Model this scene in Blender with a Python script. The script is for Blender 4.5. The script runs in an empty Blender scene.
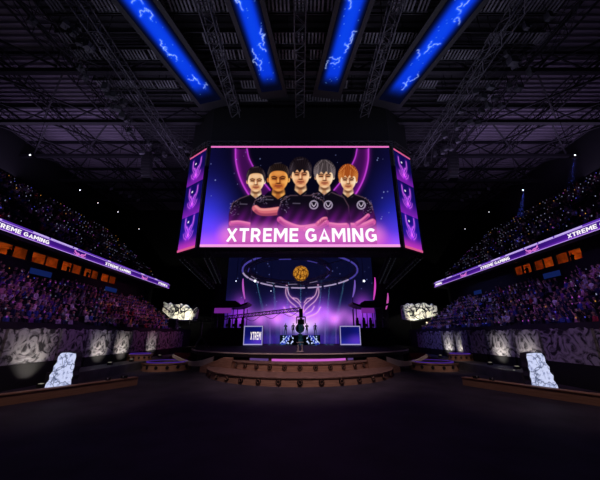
import bpy, math, random
import numpy as np
from mathutils import Vector, Matrix

PI = math.pi
random.seed(7)
rng = np.random.default_rng(11)
C = bpy.context.scene.collection
SC = bpy.context.scene

# ------------------------------------------------------------------ camera, world, exposure
FPX, PITCH, EYE = 287.0, 0.3186, 3.0
cam_d = bpy.data.cameras.new('camera')
cam_d.sensor_width = 36.0
cam_d.lens = 36.0 * FPX / 600.0
cam_d.clip_end = 400
cam = bpy.data.objects.new('camera', cam_d)
C.objects.link(cam)
cam.location = (0, 0, EYE)
cam.rotation_euler = (PI / 2 + PITCH, 0, 0)
SC.camera = cam
SC.view_settings.view_transform = 'Standard'
SC.view_settings.look = 'None'
SC.view_settings.gamma = 1
SC.view_settings.use_curve_mapping = False
SC.view_settings.exposure = 0.0
w = bpy.data.worlds.new('arena_dark')
SC.world = w
w.use_nodes = True
w.node_tree.nodes['Background'].inputs[0].default_value = (0.05, 0.05, 0.12, 1)
w.node_tree.nodes['Background'].inputs[1].default_value = 0.012


def light(kind, loc, target, energy, color, size=1.0, angle=60, blend=0.6, size_y=None):
    d = bpy.data.lights.new('lamp_' + kind.lower(), kind)
    d.energy = energy
    d.color = color
    if kind == 'AREA':
        d.size = size
        if size_y:
            d.shape = 'RECTANGLE'
            d.size_y = size_y
    elif kind == 'SPOT':
        d.spot_size = math.radians(angle)
        d.spot_blend = blend
        d.shadow_soft_size = size
    else:
        d.shadow_soft_size = size
    o = bpy.data.objects.new('lamp_' + kind.lower(), d)
    C.objects.link(o)
    o.location = loc
    v = Vector(target) - Vector(loc)
    o.rotation_euler = v.to_track_quat('-Z', 'Y').to_euler()
    return o


# unseen washes added to light the hall: over the stands, up onto the roof deck, over the floor
for s in (-1, 1):
    c1 = (0.72, 0.24, 0.95) if s < 0 else (0.62, 0.30, 1.3)
    light('SPOT', (s * 6, 20, 20), (s * 20, 21, 5.6), 2500, c1, 1.5, 42, 0.8)
    light('SPOT', (s * 6, 35, 20), (s * 20, 36, 5.6), 3300, (0.95, 0.2, 0.6) if s < 0 else (0.42, 0.36, 1.5), 1.5, 46, 0.8)
    light('SPOT', (s * 8, 26, 22), (s * 29, 28, 16), 900 if s < 0 else 3600, (0.45, 0.42, 0.9), 1.5, 62, 0.8)
    light('AREA', (s * 27.5, 29, 21.5), (s * 27, 29, 30), 820, (0.52, 0.40, 0.78), 6, size_y=32)
    light('AREA', (s * 10, 19, 18.5), (s * 9, 19, 30), 260, (0.62, 0.62, 0.85), 10, size_y=14)
    light('SPOT', (s * 4, 22, 22), (s * 15.5, 29, 0), 2600, (0.6, 0.55, 1.0), 1.0, 34, 0.9)
    light('SPOT', (s * 17, 42, 15), (s * 18.6, 46, 3), 1500, (0.1, 0.14, 1.0), 0.5, 40, 0.8)
light('SPOT', (0, 8, 22), (0, 22.5, 0.5), 16000, (1.0, 0.70, 0.68), 1.0, 40, 0.9)
light('SPOT', (-7, 6, 22), (-12.5, 16.5, 0.3), 3600, (1.0, 0.72, 0.64), 1.0, 36, 0.9)
light('SPOT', (7, 6, 22), (12.5, 16.5, 0.3), 3600, (1.0, 0.72, 0.64), 1.0, 36, 0.9)


for s in (-1, 1):
    light('SPOT', (s * 8, 14, 20), (s * 13.2, 28.6, 0.5), 8000, (1.0, 0.72, 0.6), 0.5, 17, 0.8)  # unseen warm spots added to brighten the sub-stage fascias


# ------------------------------------------------------------------ helpers: materials
def mat(name, col, rough=0.6, metal=0.0, bump=None, noise=None, spec=0.4):
    m = bpy.data.materials.new(name)
    m.use_nodes = True
    nt = m.node_tree
    b = nt.nodes['Principled BSDF']
    b.inputs['Base Color'].default_value = (*col, 1)
    b.inputs['Roughness'].default_value = rough
    b.inputs['Metallic'].default_value = metal
    b.inputs['Specular IOR Level'].default_value = spec
    if noise:
        scale, amt = noise
        tc = nt.nodes.new('ShaderNodeTexCoord')
        n = nt.nodes.new('ShaderNodeTexNoise')
        n.inputs['Scale'].default_value = scale
        n.inputs['Detail'].default_value = 5
        r = nt.nodes.new('ShaderNodeValToRGB')
        r.color_ramp.elements[0].position = 0.3
        r.color_ramp.elements[1].position = 0.7
        r.color_ramp.elements[0].color = (*[c * (1 - amt) for c in col], 1)
        r.color_ramp.elements[1].color = (*[min(1, c * (1 + amt)) for c in col], 1)
        nt.links.new(tc.outputs['Object'], n.inputs['Vector'])
        nt.links.new(n.outputs['Fac'], r.inputs['Fac'])
        nt.links.new(r.outputs['Color'], b.inputs['Base Color'])
    if bump:
        scale, st = bump
        n2 = nt.nodes.new('ShaderNodeTexNoise')
        n2.inputs['Scale'].default_value = scale
        bp = nt.nodes.new('ShaderNodeBump')
        bp.inputs['Strength'].default_value = st
        nt.links.new(n2.outputs['Fac'], bp.inputs['Height'])
        nt.links.new(bp.outputs['Normal'], b.inputs['Normal'])
    return m


def emit(name, col, strength=1.0, sample=True):
    m = bpy.data.materials.new(name)
    m.use_nodes = True
    nt = m.node_tree
    nt.nodes.clear()
    o = nt.nodes.new('ShaderNodeOutputMaterial')
    e = nt.nodes.new('ShaderNodeEmission')
    e.inputs[0].default_value = (*col, 1)
    e.inputs[1].default_value = strength
    nt.links.new(e.outputs[0], o.inputs[0])
    if not sample:
        m.cycles.emission_sampling = 'NONE'
    return m


def screen_mat(name, strength=1.0, sample=True):
    m = emit(name, (1, 1, 1), strength, sample)
    nt = m.node_tree
    a = nt.nodes.new('ShaderNodeAttribute')
    a.attribute_name = 'Col'
    e = [n for n in nt.nodes if n.type == 'EMISSION'][0]
    nt.links.new(a.outputs['Color'], e.inputs[0])
    return m


def srgb(r, g, b):
    f = lambda c: (c / 255 / 12.92) if c / 255 <= 0.04045 else ((c / 255 + 0.055) / 1.055) ** 2.4
    return (f(r), f(g), f(b))


def wood_mat(name, c1, c2):
    m = mat(name, c1, 0.55)
    nt = m.node_tree
    b = nt.nodes['Principled BSDF']
    tc = nt.nodes.new('ShaderNodeTexCoord')
    mp = nt.nodes.new('ShaderNodeMapping')
    mp.inputs['Scale'].default_value = (0.5, 0.5, 9)
    n = nt.nodes.new('ShaderNodeTexNoise')
    n.inputs['Scale'].default_value = 3
    n.inputs['Detail'].default_value = 6
    r = nt.nodes.new('ShaderNodeValToRGB')
    r.color_ramp.elements[0].position = 0.32
    r.color_ramp.elements[1].position = 0.7
    r.color_ramp.elements[0].color = (*c2, 1)
    r.color_ramp.elements[1].color = (*c1, 1)
    nt.links.new(tc.outputs['Object'], mp.inputs['Vector'])
    nt.links.new(mp.outputs['Vector'], n.inputs['Vector'])
    nt.links.new(n.outputs['Fac'], r.inputs['Fac'])
    nt.links.new(r.outputs['Color'], b.inputs['Base Color'])
    return m


def ink_mat(name, light_c, dark_c, scale, thr=0.5, distort=2.5):
    """pale scenic flat painted with black ink strokes"""
    m = mat(name, light_c, 0.8)
    nt = m.node_tree
    b = nt.nodes['Principled BSDF']
    tc = nt.nodes.new('ShaderNodeTexCoord')
    n = nt.nodes.new('ShaderNodeTexNoise')
    n.inputs['Scale'].default_value = scale
    n.inputs['Detail'].default_value = 8
    n.inputs['Distortion'].default_value = distort
    r = nt.nodes.new('ShaderNodeValToRGB')
    r.color_ramp.elements[0].position = thr - 0.07
    r.color_ramp.elements[1].position = thr + 0.09
    r.color_ramp.elements[0].color = (*dark_c, 1)
    r.color_ramp.elements[1].color = (*light_c, 1)
    bp = nt.nodes.new('ShaderNodeBump')
    bp.inputs['Strength'].default_value = 0.6
    bp.inputs['Distance'].default_value = 0.1
    nt.links.new(tc.outputs['Object'], n.inputs['Vector'])
    nt.links.new(n.outputs['Fac'], r.inputs['Fac'])
    nt.links.new(r.outputs['Color'], b.inputs['Base Color'])
    nt.links.new(n.outputs['Fac'], bp.inputs['Height'])
    nt.links.new(bp.outputs['Normal'], b.inputs['Normal'])
    return m


def crack_mat(name, strength):
    """backlit slab: pale glowing face crossed by dark cracks"""
    m = emit(name, (1, 1, 1), strength)
    nt = m.node_tree
    e = [n for n in nt.nodes if n.type == 'EMISSION'][0]
    tc = nt.nodes.new('ShaderNodeTexCoord')
    nz = nt.nodes.new('ShaderNodeTexNoise')
    nz.inputs['Scale'].default_value = 2.2
    mx = nt.nodes.new('ShaderNodeMixRGB')
    mx.inputs[0].default_value = 0.35
    v = nt.nodes.new('ShaderNodeTexVoronoi')
    v.feature = 'DISTANCE_TO_EDGE'
    v.inputs['Scale'].default_value = 1.9
    r = nt.nodes.new('ShaderNodeValToRGB')
    r.color_ramp.elements[0].position = 0.0
    r.color_ramp.elements[1].position = 0.045
    r.color_ramp.elements[0].color = (*srgb(75, 85, 120), 1)
    r.color_ramp.elements[1].color = (*srgb(205, 212, 245), 1)
    n3 = nt.nodes.new('ShaderNodeTexNoise')
    n3.inputs['Scale'].default_value = 5
    n3.inputs['Detail'].default_value = 6
    r3 = nt.nodes.new('ShaderNodeValToRGB')
    r3.color_ramp.elements[0].position = 0.34
    r3.color_ramp.elements[1].position = 0.5
    r3.color_ramp.elements[0].color = (0.35, 0.38, 0.5, 1)
    r3.color_ramp.elements[1].color = (1, 1, 1, 1)
    mul = nt.nodes.new('ShaderNodeMixRGB')
    mul.blend_type = 'MULTIPLY'
    mul.inputs[0].default_value = 1
    L = nt.links.new
    L(tc.outputs['Object'], nz.inputs['Vector'])
    L(tc.outputs['Object'], mx.inputs[1])
    L(nz.outputs['Color'], mx.inputs[2])
    L(mx.outputs[0], v.inputs['Vector'])
    L(v.outputs['Distance'], r.inputs['Fac'])
    L(tc.outputs['Object'], n3.inputs['Vector'])
    L(n3.outputs['Fac'], r3.inputs['Fac'])
    L(r.outputs['Color'], mul.inputs[1])
    L(r3.outputs['Color'], mul.inputs[2])
    L(mul.outputs[0], e.inputs[0])
    return m


M = {
    'floor': mat('floor_vinyl', (0.034, 0.028, 0.042), 0.7, noise=(0.7, 0.35), bump=(6, 0.05), spec=0.15),
    'deckroof': mat('roof_sheet', (0.20, 0.17, 0.22), 0.7, noise=(0.3, 0.2)),
    'black': mat('black_cloth', (0.006, 0.006, 0.008), 0.9),
    'blackmetal': mat('black_metal', (0.02, 0.02, 0.023), 0.5, 0.3),
    'steel': mat('dark_steel', (0.018, 0.017, 0.022), 0.6, 0.4),
    'rig': mat('rig_aluminium', (0.07, 0.07, 0.08), 0.55, 0.3, noise=(2, 0.5)),
    'grate': mat('catwalk_grating', (0.16, 0.16, 0.18), 0.6, 0.2, noise=(0.6, 0.7)),
    'cable': mat('cable_grey', (0.05, 0.048, 0.055), 0.7),
    'concrete': mat('stand_concrete', (0.02, 0.018, 0.024), 0.85, noise=(1.5, 0.3)),
    'wood': wood_mat('step_wood', (0.36, 0.20, 0.14), (0.22, 0.115, 0.08)),
    'tread': mat('tread_wood', (0.16, 0.09, 0.075), 0.6, noise=(2, 0.3)),
    'kerb': wood_mat('kerb_wood', (0.38, 0.20, 0.13), (0.27, 0.14, 0.09)),
    'sidedeck': mat('side_deck', (0.06, 0.06, 0.078), 0.5, noise=(1.2, .4)),
    'deck': mat('stage_deck', (0.010, 0.009, 0.013), 0.65, spec=0.15),
    'lip': mat('stage_lip', (0.4, 0.33, 0.32), 0.5),
    'sweep': mat('wing_sweep', (0.07, 0.045, 0.04), 0.5),
    'medal': mat('medallion_black', (0.012, 0.008, 0.008), 0.5),
    'medalring': mat('medallion_ring', (0.16, 0.08, 0.06), 0.5),
    'ink': ink_mat('ink_wall', (0.40, 0.38, 0.42), (0.02, 0.019, 0.023), 1.15, 0.47),
    'inkrock': ink_mat('ink_rock', (0.85, 0.82, 0.68), (0.02, 0.02, 0.02), 0.9, 0.44),
    'slabside': mat('slab_side', (0.03, 0.03, 0.045), 0.7),
    'slab': crack_mat('slab_glow', 1.0),
    'hair': mat('hair', (0.012, 0.009, 0.008), 0.7),
    'skin': mat('skin', (0.50, 0.31, 0.22), 0.6),
    'trousers': mat('trousers', (0.025, 0.025, 0.04), 0.85),
    'redseat': mat('red_fabric', (0.22, 0.02, 0.04), 0.8),
    'pink': emit('lit_pink', srgb(225, 120, 215), 1.0),
    'lilac': emit('lit_lilac', srgb(170, 150, 250), 0.9),
    'white': emit('lit_white', (1, 0.97, 1), 1.0),
    'lamp': emit('lens_glow', (0.85, 0.9, 1), 2.5, False),
    'lampdim': emit('lens_glow_small', (1, 0.9, 0.75), 0.25, False),
    'purple': emit('lit_purple', srgb(104, 40, 190), 1.0),
    'ribbonline': emit('ribbon_line', srgb(190, 150, 240), 1.0),
    'signblue': emit('sign_blue', srgb(14, 28, 78), 1.0, False),
    'suite': mat('suite_wall', (0.72, 0.30, 0.08), 0.7, noise=(1.5, 0.5)),
    'dimroof': mat('dim_roof_sheet', (0.035, 0.033, 0.04), 0.8, noise=(0.3, 0.3)),  # dark copy of the roof sheet: dimness over the middle put into colour
    'suitefill': emit('suite_fill', (1.0, 0.5, 0.15), 5.0),
    'darkglass': mat('dark_glass', (0.01, 0.01, 0.02), 0.15, 0.0, spec=0.6),
    'speaker': mat('speaker_black', (0.014, 0.014, 0.016), 0.55),
    'flood': mat('flood_grey', (0.45, 0.44, 0.5), 0.4, 0.3),
    'monitor': emit('monitor_glow', srgb(70, 80, 170), 0.6, False),
}
shirt = mat('shirt', (0.3, 0.3, 0.3), 0.85)
_oi = shirt.node_tree.nodes.new('ShaderNodeObjectInfo')
shirt.node_tree.links.new(_oi.outputs['Color'], shirt.node_tree.nodes['Principled BSDF'].inputs['Base Color'])
M['shirt'] = shirt

g = mat('pane_glass', (0.9, 0.9, 0.9), 0.02)
g.node_tree.nodes['Principled BSDF'].inputs['Transmission Weight'].default_value = 1
g.node_tree.nodes['Principled BSDF'].inputs['IOR'].default_value = 1.05
M['glass'] = g

# ------------------------------------------------------------------ helpers: meshes and things
ORG = {}


def tag(o, label=None, cat=None, group=None, kind=None):
    if label: o['label'] = label
    if cat: o['category'] = cat
    if group: o['group'] = group
    if kind: o['kind'] = kind
    return o


def thing(name, label, cat, loc, group=None, rz=0.0):
    o = bpy.data.objects.new(name, None)
    o.empty_display_size = 0.3
    C.objects.link(o)
    o.location = loc
    o.rotation_euler = (0, 0, rz)
    ORG[o.name] = Vector(loc)
    return tag(o, label, cat, group)


class MB:
    def __init__(s):
        s.v, s.f, s.mi = [], [], []

    def poly(s, pts, mi=0):
        b = len(s.v)
        s.v += [tuple(p) for p in pts]
        s.f.append(tuple(range(b, b + len(pts))))
        s.mi.append(mi)

    def hexa(s, p, mi=0):
        b = len(s.v)
        s.v += [tuple(q) for q in p]
        for q in ((0, 3, 2, 1), (4, 5, 6, 7), (0, 1, 5, 4), (1, 2, 6, 5), (2, 3, 7, 6), (3, 0, 4, 7)):
            s.f.append(tuple(b + i for i in q))
            s.mi.append(mi)

    def box(s, c, d, rz=0.0, mi=0):
        cx, cy, cz = c
        x, y, z = d[0] / 2, d[1] / 2, d[2] / 2
        ca, sa = math.cos(rz), math.sin(rz)
        p = []
        for zz in (-z, z):
            for xx, yy in ((-x, -y), (x, -y), (x, y), (-x, y)):
                p.append((cx + xx * ca - yy * sa, cy + xx * sa + yy * ca, cz + zz))
        s.hexa(p, mi)

    def b2(s, x0, x1, y0, y1, z0, z1, mi=0):
        s.box(((x0 + x1) / 2, (y0 + y1) / 2, (z0 + z1) / 2), (abs(x1 - x0), abs(y1 - y0), abs(z1 - z0)), 0, mi)

    def bar(s, a, b, r, n=4, r2=None, mi=0):
        s.tube([a, b], [r, r if r2 is None else r2], n, mi)

    def tube(s, pts, r, n=6, mi=0, closed=False):
        pts = [Vector(p) for p in pts]
        k = len(pts)
        if not isinstance(r, (list, tuple)): r = [r] * k
        base = len(s.v)
        prev = None
        for i, p in enumerate(pts):
            if closed:
                t = (pts[(i + 1) % k] - pts[i - 1])
            else:
                t = (pts[min(i + 1, k - 1)] - pts[max(i - 1, 0)])
            t.normalize()
            if prev is None:
                ref = Vector((0, 0, 1)) if abs(t.z) < 0.9 else Vector((1, 0, 0))
                u = t.cross(ref).normalized()
            else:
                u = (prev - t * prev.dot(t))
                u = u.normalized() if u.length > 1e-6 else t.orthogonal().normalized()
            prev = u
            vv = t.cross(u)
            for j in range(n):
                a = 2 * PI * (j + 0.5) / n
                s.v.append(tuple(p + (u * math.cos(a) + vv * math.sin(a)) * r[i]))
        for i in range(k if closed else k - 1):
            i2 = (i + 1) % k
            for j in range(n):
                j2 = (j + 1) % n
                s.f.append((base + i * n + j, base + i * n + j2, base + i2 * n + j2, base + i2 * n + j))
                s.mi.append(mi)
        if not closed:
            s.f.append(tuple(base + j for j in reversed(range(n))))
            s.f.append(tuple(base + (k - 1) * n + j for j in range(n)))
            s.mi += [mi, mi]

    def prism(s, outline, f, mi=0, mside=None):
        """outline: 2D points; f(pt, k) -> 3D for the two ends k = 0, 1"""
        n = len(outline)
        b = len(s.v)
        s.v += [tuple(f(p, 0)) for p in outline] + [tuple(f(p, 1)) for p in outline]
        s.f.append(tuple(b + i for i in range(n)))
        s.f.append(tuple(b + n + i for i in reversed(range(n))))
        s.mi += [mi, mi]
        for i in range(n):
            j = (i + 1) % n
            s.f.append((b + i, b + n + i, b + n + j, b + j))
            s.mi.append(mi if mside is None else mside)

    def lathe(s, c, prof, n=32, mi=0, a0=0.0, a1=2 * PI):
        full = abs(a1 - a0 - 2 * PI) < 1e-6
        m = n if full else n + 1
        b = len(s.v)
        for r, z in prof:
            for i in range(m):
                a = a0 + (a1 - a0) * i / n
                s.v.append((c[0] + r * math.cos(a), c[1] + r * math.sin(a), c[2] + z))
        for k in range(len(prof) - 1):
            for i in range(n):
                j = (i + 1) % m
                s.f.append((b + k * m + i, b + k * m + j, b + (k + 1) * m + j, b + (k + 1) * m + i))
                s.mi.append(mi)

    def ball(s, c, r, n=10, m=6, mi=0, sc=(1, 1, 1)):
        b = len(s.v)
        for k in range(m + 1):
            t = PI * k / m
            for i in range(n):
                a = 2 * PI * i / n
                s.v.append((c[0] + r * sc[0] * math.sin(t) * math.cos(a), c[1] + r * sc[1] * math.sin(t) * math.sin(a), c[2] + r * sc[2] * math.cos(t)))
        for k in range(m):
            for i in range(n):
                j = (i + 1) % n
                s.f.append((b + k * n + i, b + (k + 1) * n + i, b + (k + 1) * n + j, b + k * n + j))
                s.mi.append(mi)

    def build(s, name, mats, parent=None, smooth=False):
        me = bpy.data.meshes.new(name)
        if not isinstance(mats, (list, tuple)): mats = [mats]
        off = ORG[parent.name] if parent else Vector((0, 0, 0))
        if parent and (off.length > 0):
            vs = [(a - off.x, b - off.y, c - off.z) for a, b, c in s.v]
        else:
            vs = s.v
        me.from_pydata(vs, [], s.f)
        for m in mats: me.materials.append(m)
        if len(mats) > 1:
            me.polygons.foreach_set('material_index', s.mi)
        if smooth:
            me.polygons.foreach_set('use_smooth', [True] * len(me.polygons))
        me.update()
        o = bpy.data.objects.new(name, me)
        C.objects.link(o)
        if parent:
            o.parent = parent
            ORG[o.name] = off
        else:
            ORG[o.name] = Vector((0, 0, 0))
        return o


def struct(name, mb, m, label=None, parent=None):
    o = mb.build(name, m, parent)
    if not parent:
        tag(o, label, name.split('_')[0], None, 'structure')
    return o


def copy_tree(o, parent=None):
    c = o.copy()
    C.objects.link(c)
    if parent: c.parent = parent
    ORG[c.name] = ORG.get(o.name, Vector((0, 0, 0)))
    for ch in list(o.children): copy_tree(ch, c)
    return c


def lattice(chord, web, a, b, wd, h, n, r=0.06, rw=0.03):
    """square truss from a to b (centre line), chords into one builder and webs into another"""
    a, b = Vector(a), Vector(b)
    t = (b - a).normalized()
    side = t.cross(Vector((0, 0, 1)))
    side = side.normalized() if side.length > 1e-3 else Vector((1, 0, 0))
    up = side.cross(t).normalized()
    cs = [side * (wd / 2 * i) + up * (h / 2 * j) for i, j in ((-1, -1), (1, -1), (1, 1), (-1, 1))]
    for c in cs: chord.bar(a + c, b + c, r, 4)
    for k in range(n):
        p, q = a.lerp(b, k / n), a.lerp(b, (k + 1) / n)
        for i in range(4):
            j = (i + 1) % 4
            if k % 2 == 0: web.bar(p + cs[i], q + cs[j], rw, 3)
            else: web.bar(p + cs[j], q + cs[i], rw, 3)
            web.bar(p + cs[i], p + cs[j], rw, 3)


def arc(cx, cy, rx, ry, a0, a1, n=9):
    return [(cx + rx * math.cos(math.radians(a0 + (a1 - a0) * k / (n - 1))), cy + ry * math.sin(math.radians(a0 + (a1 - a0) * k / (n - 1)))) for k in range(n)]


# heavy geometric capitals: advance width and centre-line strokes on a unit cap height (stroke width .19)
H = 0.095
GLYPH = {
    'X': (.76, [[(.09, .0), (.67, 1.)], [(.67, 0.), (.09, 1.)]]),
    'T': (.68, [[(.0, 1 - H), (.68, 1 - H)], [(.34, 0), (.34, 1 - H)]]),
    'R': (.72, [[(H, 0), (H, 1)], [(H, 1 - H), (.36, 1 - H)] + arc(.36, .67, .22, .235, 90, -90) + [(H, .435)], [(.38, .435), (.60, 0)]]),
    'E': (.62, [[(H, 0), (H, 1)], [(H, 1 - H), (.62, 1 - H)], [(H, .5), (.57, .5)], [(H, H), (.62, H)]]),
    'M': (.96, [[(H, 0), (H, 1)], [(.96 - H, 0), (.96 - H, 1)], [(.15, .97), (.48, .36), (.81, .97)]]),
    'G': (.82, [arc(.42, .5, .325, .405, 48, 360 - 42, 16) + [(.70, .22), (.70, .46)], [(.46, .46), (.78, .46)]]),
    'A': (.78, [[(.07, 0), (.39, .98), (.71, 0)], [(.19, .27), (.59, .27)]]),
    'I': (.19, [[(H, 0), (H, 1)]]),
    'N': (.78, [[(H, 0), (H, 1)], [(.78 - H, 0), (.78 - H, 1)], [(.14, .95), (.64, .05)]]),
    ' ': (.20, []),
}


def text_mesh(body, mb, org, dx, up, width, height, depth=0.04, bold=0.0):
    """block lettering fitted to width x height, lower left corner at org"""
    dx, up = Vector(dx), Vector(up)
    nrm = dx.cross(up)
    total = sum(GLYPH[c][0] for c in body) + .15 * (len(body) - 1)
    kx = width / total
    x = 0.0
    P = lambda a, b, d: Vector(org) + dx * (a * kx) + up * (b * height) + nrm * d
    for c in body:
        w_, strokes = GLYPH[c]
        for st in strokes:
            L, Rr = [], []
            n = len(st)
            for k in range(n):
                px_, py_ = st[k]
                d0 = Vector((st[k][0] - st[k - 1][0], st[k][1] - st[k - 1][1])).normalized() if k else None
                d1 = Vector((st[k + 1][0] - st[k][0], st[k + 1][1] - st[k][1])).normalized() if k < n - 1 else None
                d0 = d0 or d1
                d1 = d1 or d0
                t = (d0 + d1).normalized() if (d0 + d1).length > .05 else d0
                nn = Vector((-t.y, t.x))
                f = min(1.9, 1 / max(.3, nn.dot(Vector((-d0.y, d0.x)))))
                L.append((px_ + nn.x * H * f, min(1, max(0, py_ + nn.y * H * f))))
                Rr.append((px_ - nn.x * H * f, min(1, max(0, py_ - nn.y * H * f))))
            for k in range(n - 1):
                q = [L[k], L[k + 1], Rr[k + 1], Rr[k]]
                mb.hexa([P(x + a, b, 0) for a, b in q] + [P(x + a, b, depth) for a, b in q])
        x += w_ + .15


def text_parts(body, org, dx, up, width, height, m, parent, depth=.03):
    """one lettering part per word"""
    adv = lambda t: sum(GLYPH[c][0] for c in t) + .15 * (len(t) - 1)
    total = adv(body)
    x = 0.0
    for wd in body.split(' '):
        mb = MB()
        text_mesh(wd, mb, Vector(org) + Vector(dx) * (x / total * width), dx, up, width * adv(wd) / total, height, depth)
        mb.build('lettering', m, parent)
        x += adv(wd) + .5


# ------------------------------------------------------------------ helpers: screen artwork painter
def sm(a, b, x):
    t = np.clip((x - a) / (b - a), 0, 1)
    return t * t * (3 - 2 * t)


class Paint:
    def __init__(s, x, y):
        s.x, s.y = x, y
        s.c = np.zeros((len(x), 3))

    def mix(s, mask, col):
        mk = np.clip(mask, 0, 1)[:, None]
        s.c = s.c * (1 - mk) + np.array(col, float)[None, :] * mk

    def add(s, mask, col):
        s.c = s.c + np.clip(mask, 0, 1)[:, None] * np.array(col, float)[None, :]

    def ell(s, cx, cy, rx, ry, soft=0.12, rot=0.0):
        ca, sa = math.cos(rot), math.sin(rot)
        dx, dy = s.x - cx, s.y - cy
        u, v = (dx * ca + dy * sa) / rx, (-dx * sa + dy * ca) / ry
        d = np.sqrt(u * u + v * v)
        return 1 - sm(1 - soft, 1 + soft, d)

    def seg(s, pts, hw, soft=0.5):
        best = np.full(len(s.x), 1e9)
        for (ax, ay), (bx, by) in zip(pts[:-1], pts[1:]):
            px, py = s.x - ax, s.y - ay
            ex, ey = bx - ax, by - ay
            L = ex * ex + ey * ey + 1e-9
            t = np.clip((px * ex + py * ey) / L, 0, 1)
            d = np.hypot(px - t * ex, py - t * ey)
            best = np.minimum(best, d)
        return 1 - sm(hw - soft, hw + soft, best)

    def dist(s, pts):
        best = np.full(len(s.x), 1e9)
        for (ax, ay), (bx, by) in zip(pts[:-1], pts[1:]):
            px, py = s.x - ax, s.y - ay
            ex, ey = bx - ax, by - ay
            t = np.clip((px * ex + py * ey) / (ex * ex + ey * ey + 1e-9), 0, 1)
            best = np.minimum(best, np.hypot(px - t * ex, py - t * ey))
        return best

    def poly(s, pts, soft=0.6):
        ins = np.zeros(len(s.x), bool)
        n = len(pts)
        for i in range(n):
            ax, ay = pts[i]
            bx, by = pts[(i + 1) % n]
            cond = (ay > s.y) != (by > s.y)
            with np.errstate(divide='ignore', invalid='ignore'):
                xx = (bx - ax) * (s.y - ay) / (by - ay + 1e-12) + ax
            ins ^= cond & (s.x < xx)
        d = s.dist(list(pts) + [pts[0]])
        sd = np.where(ins, d, -d)
        return sm(-soft, soft, sd)

    def linear(s):
        c = np.clip(s.c / 255.0, 0, 1)
        return np.where(c <= 0.04045, c / 12.92, ((c + 0.055) / 1.055) ** 2.4)


def smooth_pts(pts, n=6):
    P = [np.array(p, float) for p in pts]
    P = [2 * P[0] - P[1]] + P + [2 * P[-1] - P[-2]]
    out = []
    for i in range(1, len(P) - 2):
        for k in range(n):
            t = k / n
            a, b, c, d = P[i - 1], P[i], P[i + 1], P[i + 2]
            out.append(tuple(0.5 * ((2 * b) + (c - a) * t + (2 * a - 5 * b + 4 * c - d) * t * t + (3 * b - a - 3 * c + d) * t ** 3)))
    out.append(tuple(P[-2]))
    return out


# winged emblem: half strokes, x >= 0, y up, in a unit square
EMB = [smooth_pts(p, 4) for p in (
    [(0.04, -0.62), (0.14, -0.25), (0.45, 0.02), (0.8, 0.35), (0.95, 0.95)],
    [(0.06, -0.7), (0.4, -0.35), (0.78, -0.02), (1.0, 0.42), (0.95, 0.95)],
    [(0.12, -0.12), (0.3, 0.1), (0.55, 0.15)],
    [(0.2, -0.8), (0.55, -0.62), (0.72, -0.35)],
    [(0.3, -0.98), (0.85, -0.75), (1.1, -0.4)],
)]
EMB = EMB + [[(-x, y) for x, y in p] for p in EMB]


def grid_screen(name, nu, nv, f, colors, m, parent):
    """screen face: grid of nu x nv points at f(u, v), vertex colours linear (nv*nu, 3); v runs from the top"""
    us, vs = np.linspace(0, 1, nu), np.linspace(0, 1, nv)
    off = ORG[parent.name] if parent else Vector((0, 0, 0))
    P = np.array([[*f(u, v)] for v in vs for u in us]) - np.array(off)
    i = np.arange(nu * nv).reshape(nv, nu)
    F = np.stack([i[1:, :-1], i[1:, 1:], i[:-1, 1:], i[:-1, :-1]], -1).reshape(-1, 4)
    me = bpy.data.meshes.new(name)
    me.from_pydata(P.tolist(), [], F.tolist())
    at = me.color_attributes.new('Col', 'FLOAT_COLOR', 'POINT')
    rgba = np.ones((nu * nv, 4), np.float32)
    rgba[:, :3] = colors
    at.data.foreach_set('color', rgba.ravel())
    me.materials.append(m)
    o = bpy.data.objects.new(name, me)
    C.objects.link(o)
    if parent: o.parent = parent
    ORG[o.name] = off
    return o


def uvgrid(nu, nv):
    us, vs = np.linspace(0, 1, nu), np.linspace(0, 1, nv)
    U, V = np.meshgrid(us, vs)
    return U.ravel(), V.ravel()


# ================================================================== THE SETTING
mb = MB(); mb.b2(-40, 40, -12, 58, -0.3, 0); struct('floor', mb, M['floor'], 'dark arena floor')
for s, nm in ((-1, 'left'), (1, 'right')):
    mb = MB(); mb.b2(s * 36.0, s * 36.5, -12, 58, 0, 28); struct('wall_' + nm, mb, M['black'], 'black side wall of the arena')
mb = MB(); mb.b2(-36, 36, 54, 54.5, 0, 28); struct('wall_back', mb, M['black'], 'black drape wall behind the stage')

mb = MB()   # ribbed roof sheet, ribs across the hall
y = -10.0
prof = []
while y < 54:
    prof += [(y, 27.3), (y + 0.22, 27.3), (y + 0.29, 27.12), (y + 0.48, 27.12)]
    y += 0.55
prof.append((54, 27.3))
for (y0, z0), (y1, z1) in zip(prof[:-1], prof[1:]):
    for xa, xb, k in ((-36, -20.2, 0), (-20.2, 20.2, 1), (20.2, 36, 0)):
        mb.poly([(xa, y0, z0), (xa, y1, z1), (xb, y1, z1), (xb, y0, z0)], k)
mb.b2(-36, 36, -10, 54, 27.45, 27.7)
struct('ceiling', mb, [M['deckroof'], M['dimroof']], 'ribbed metal roof deck')

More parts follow.
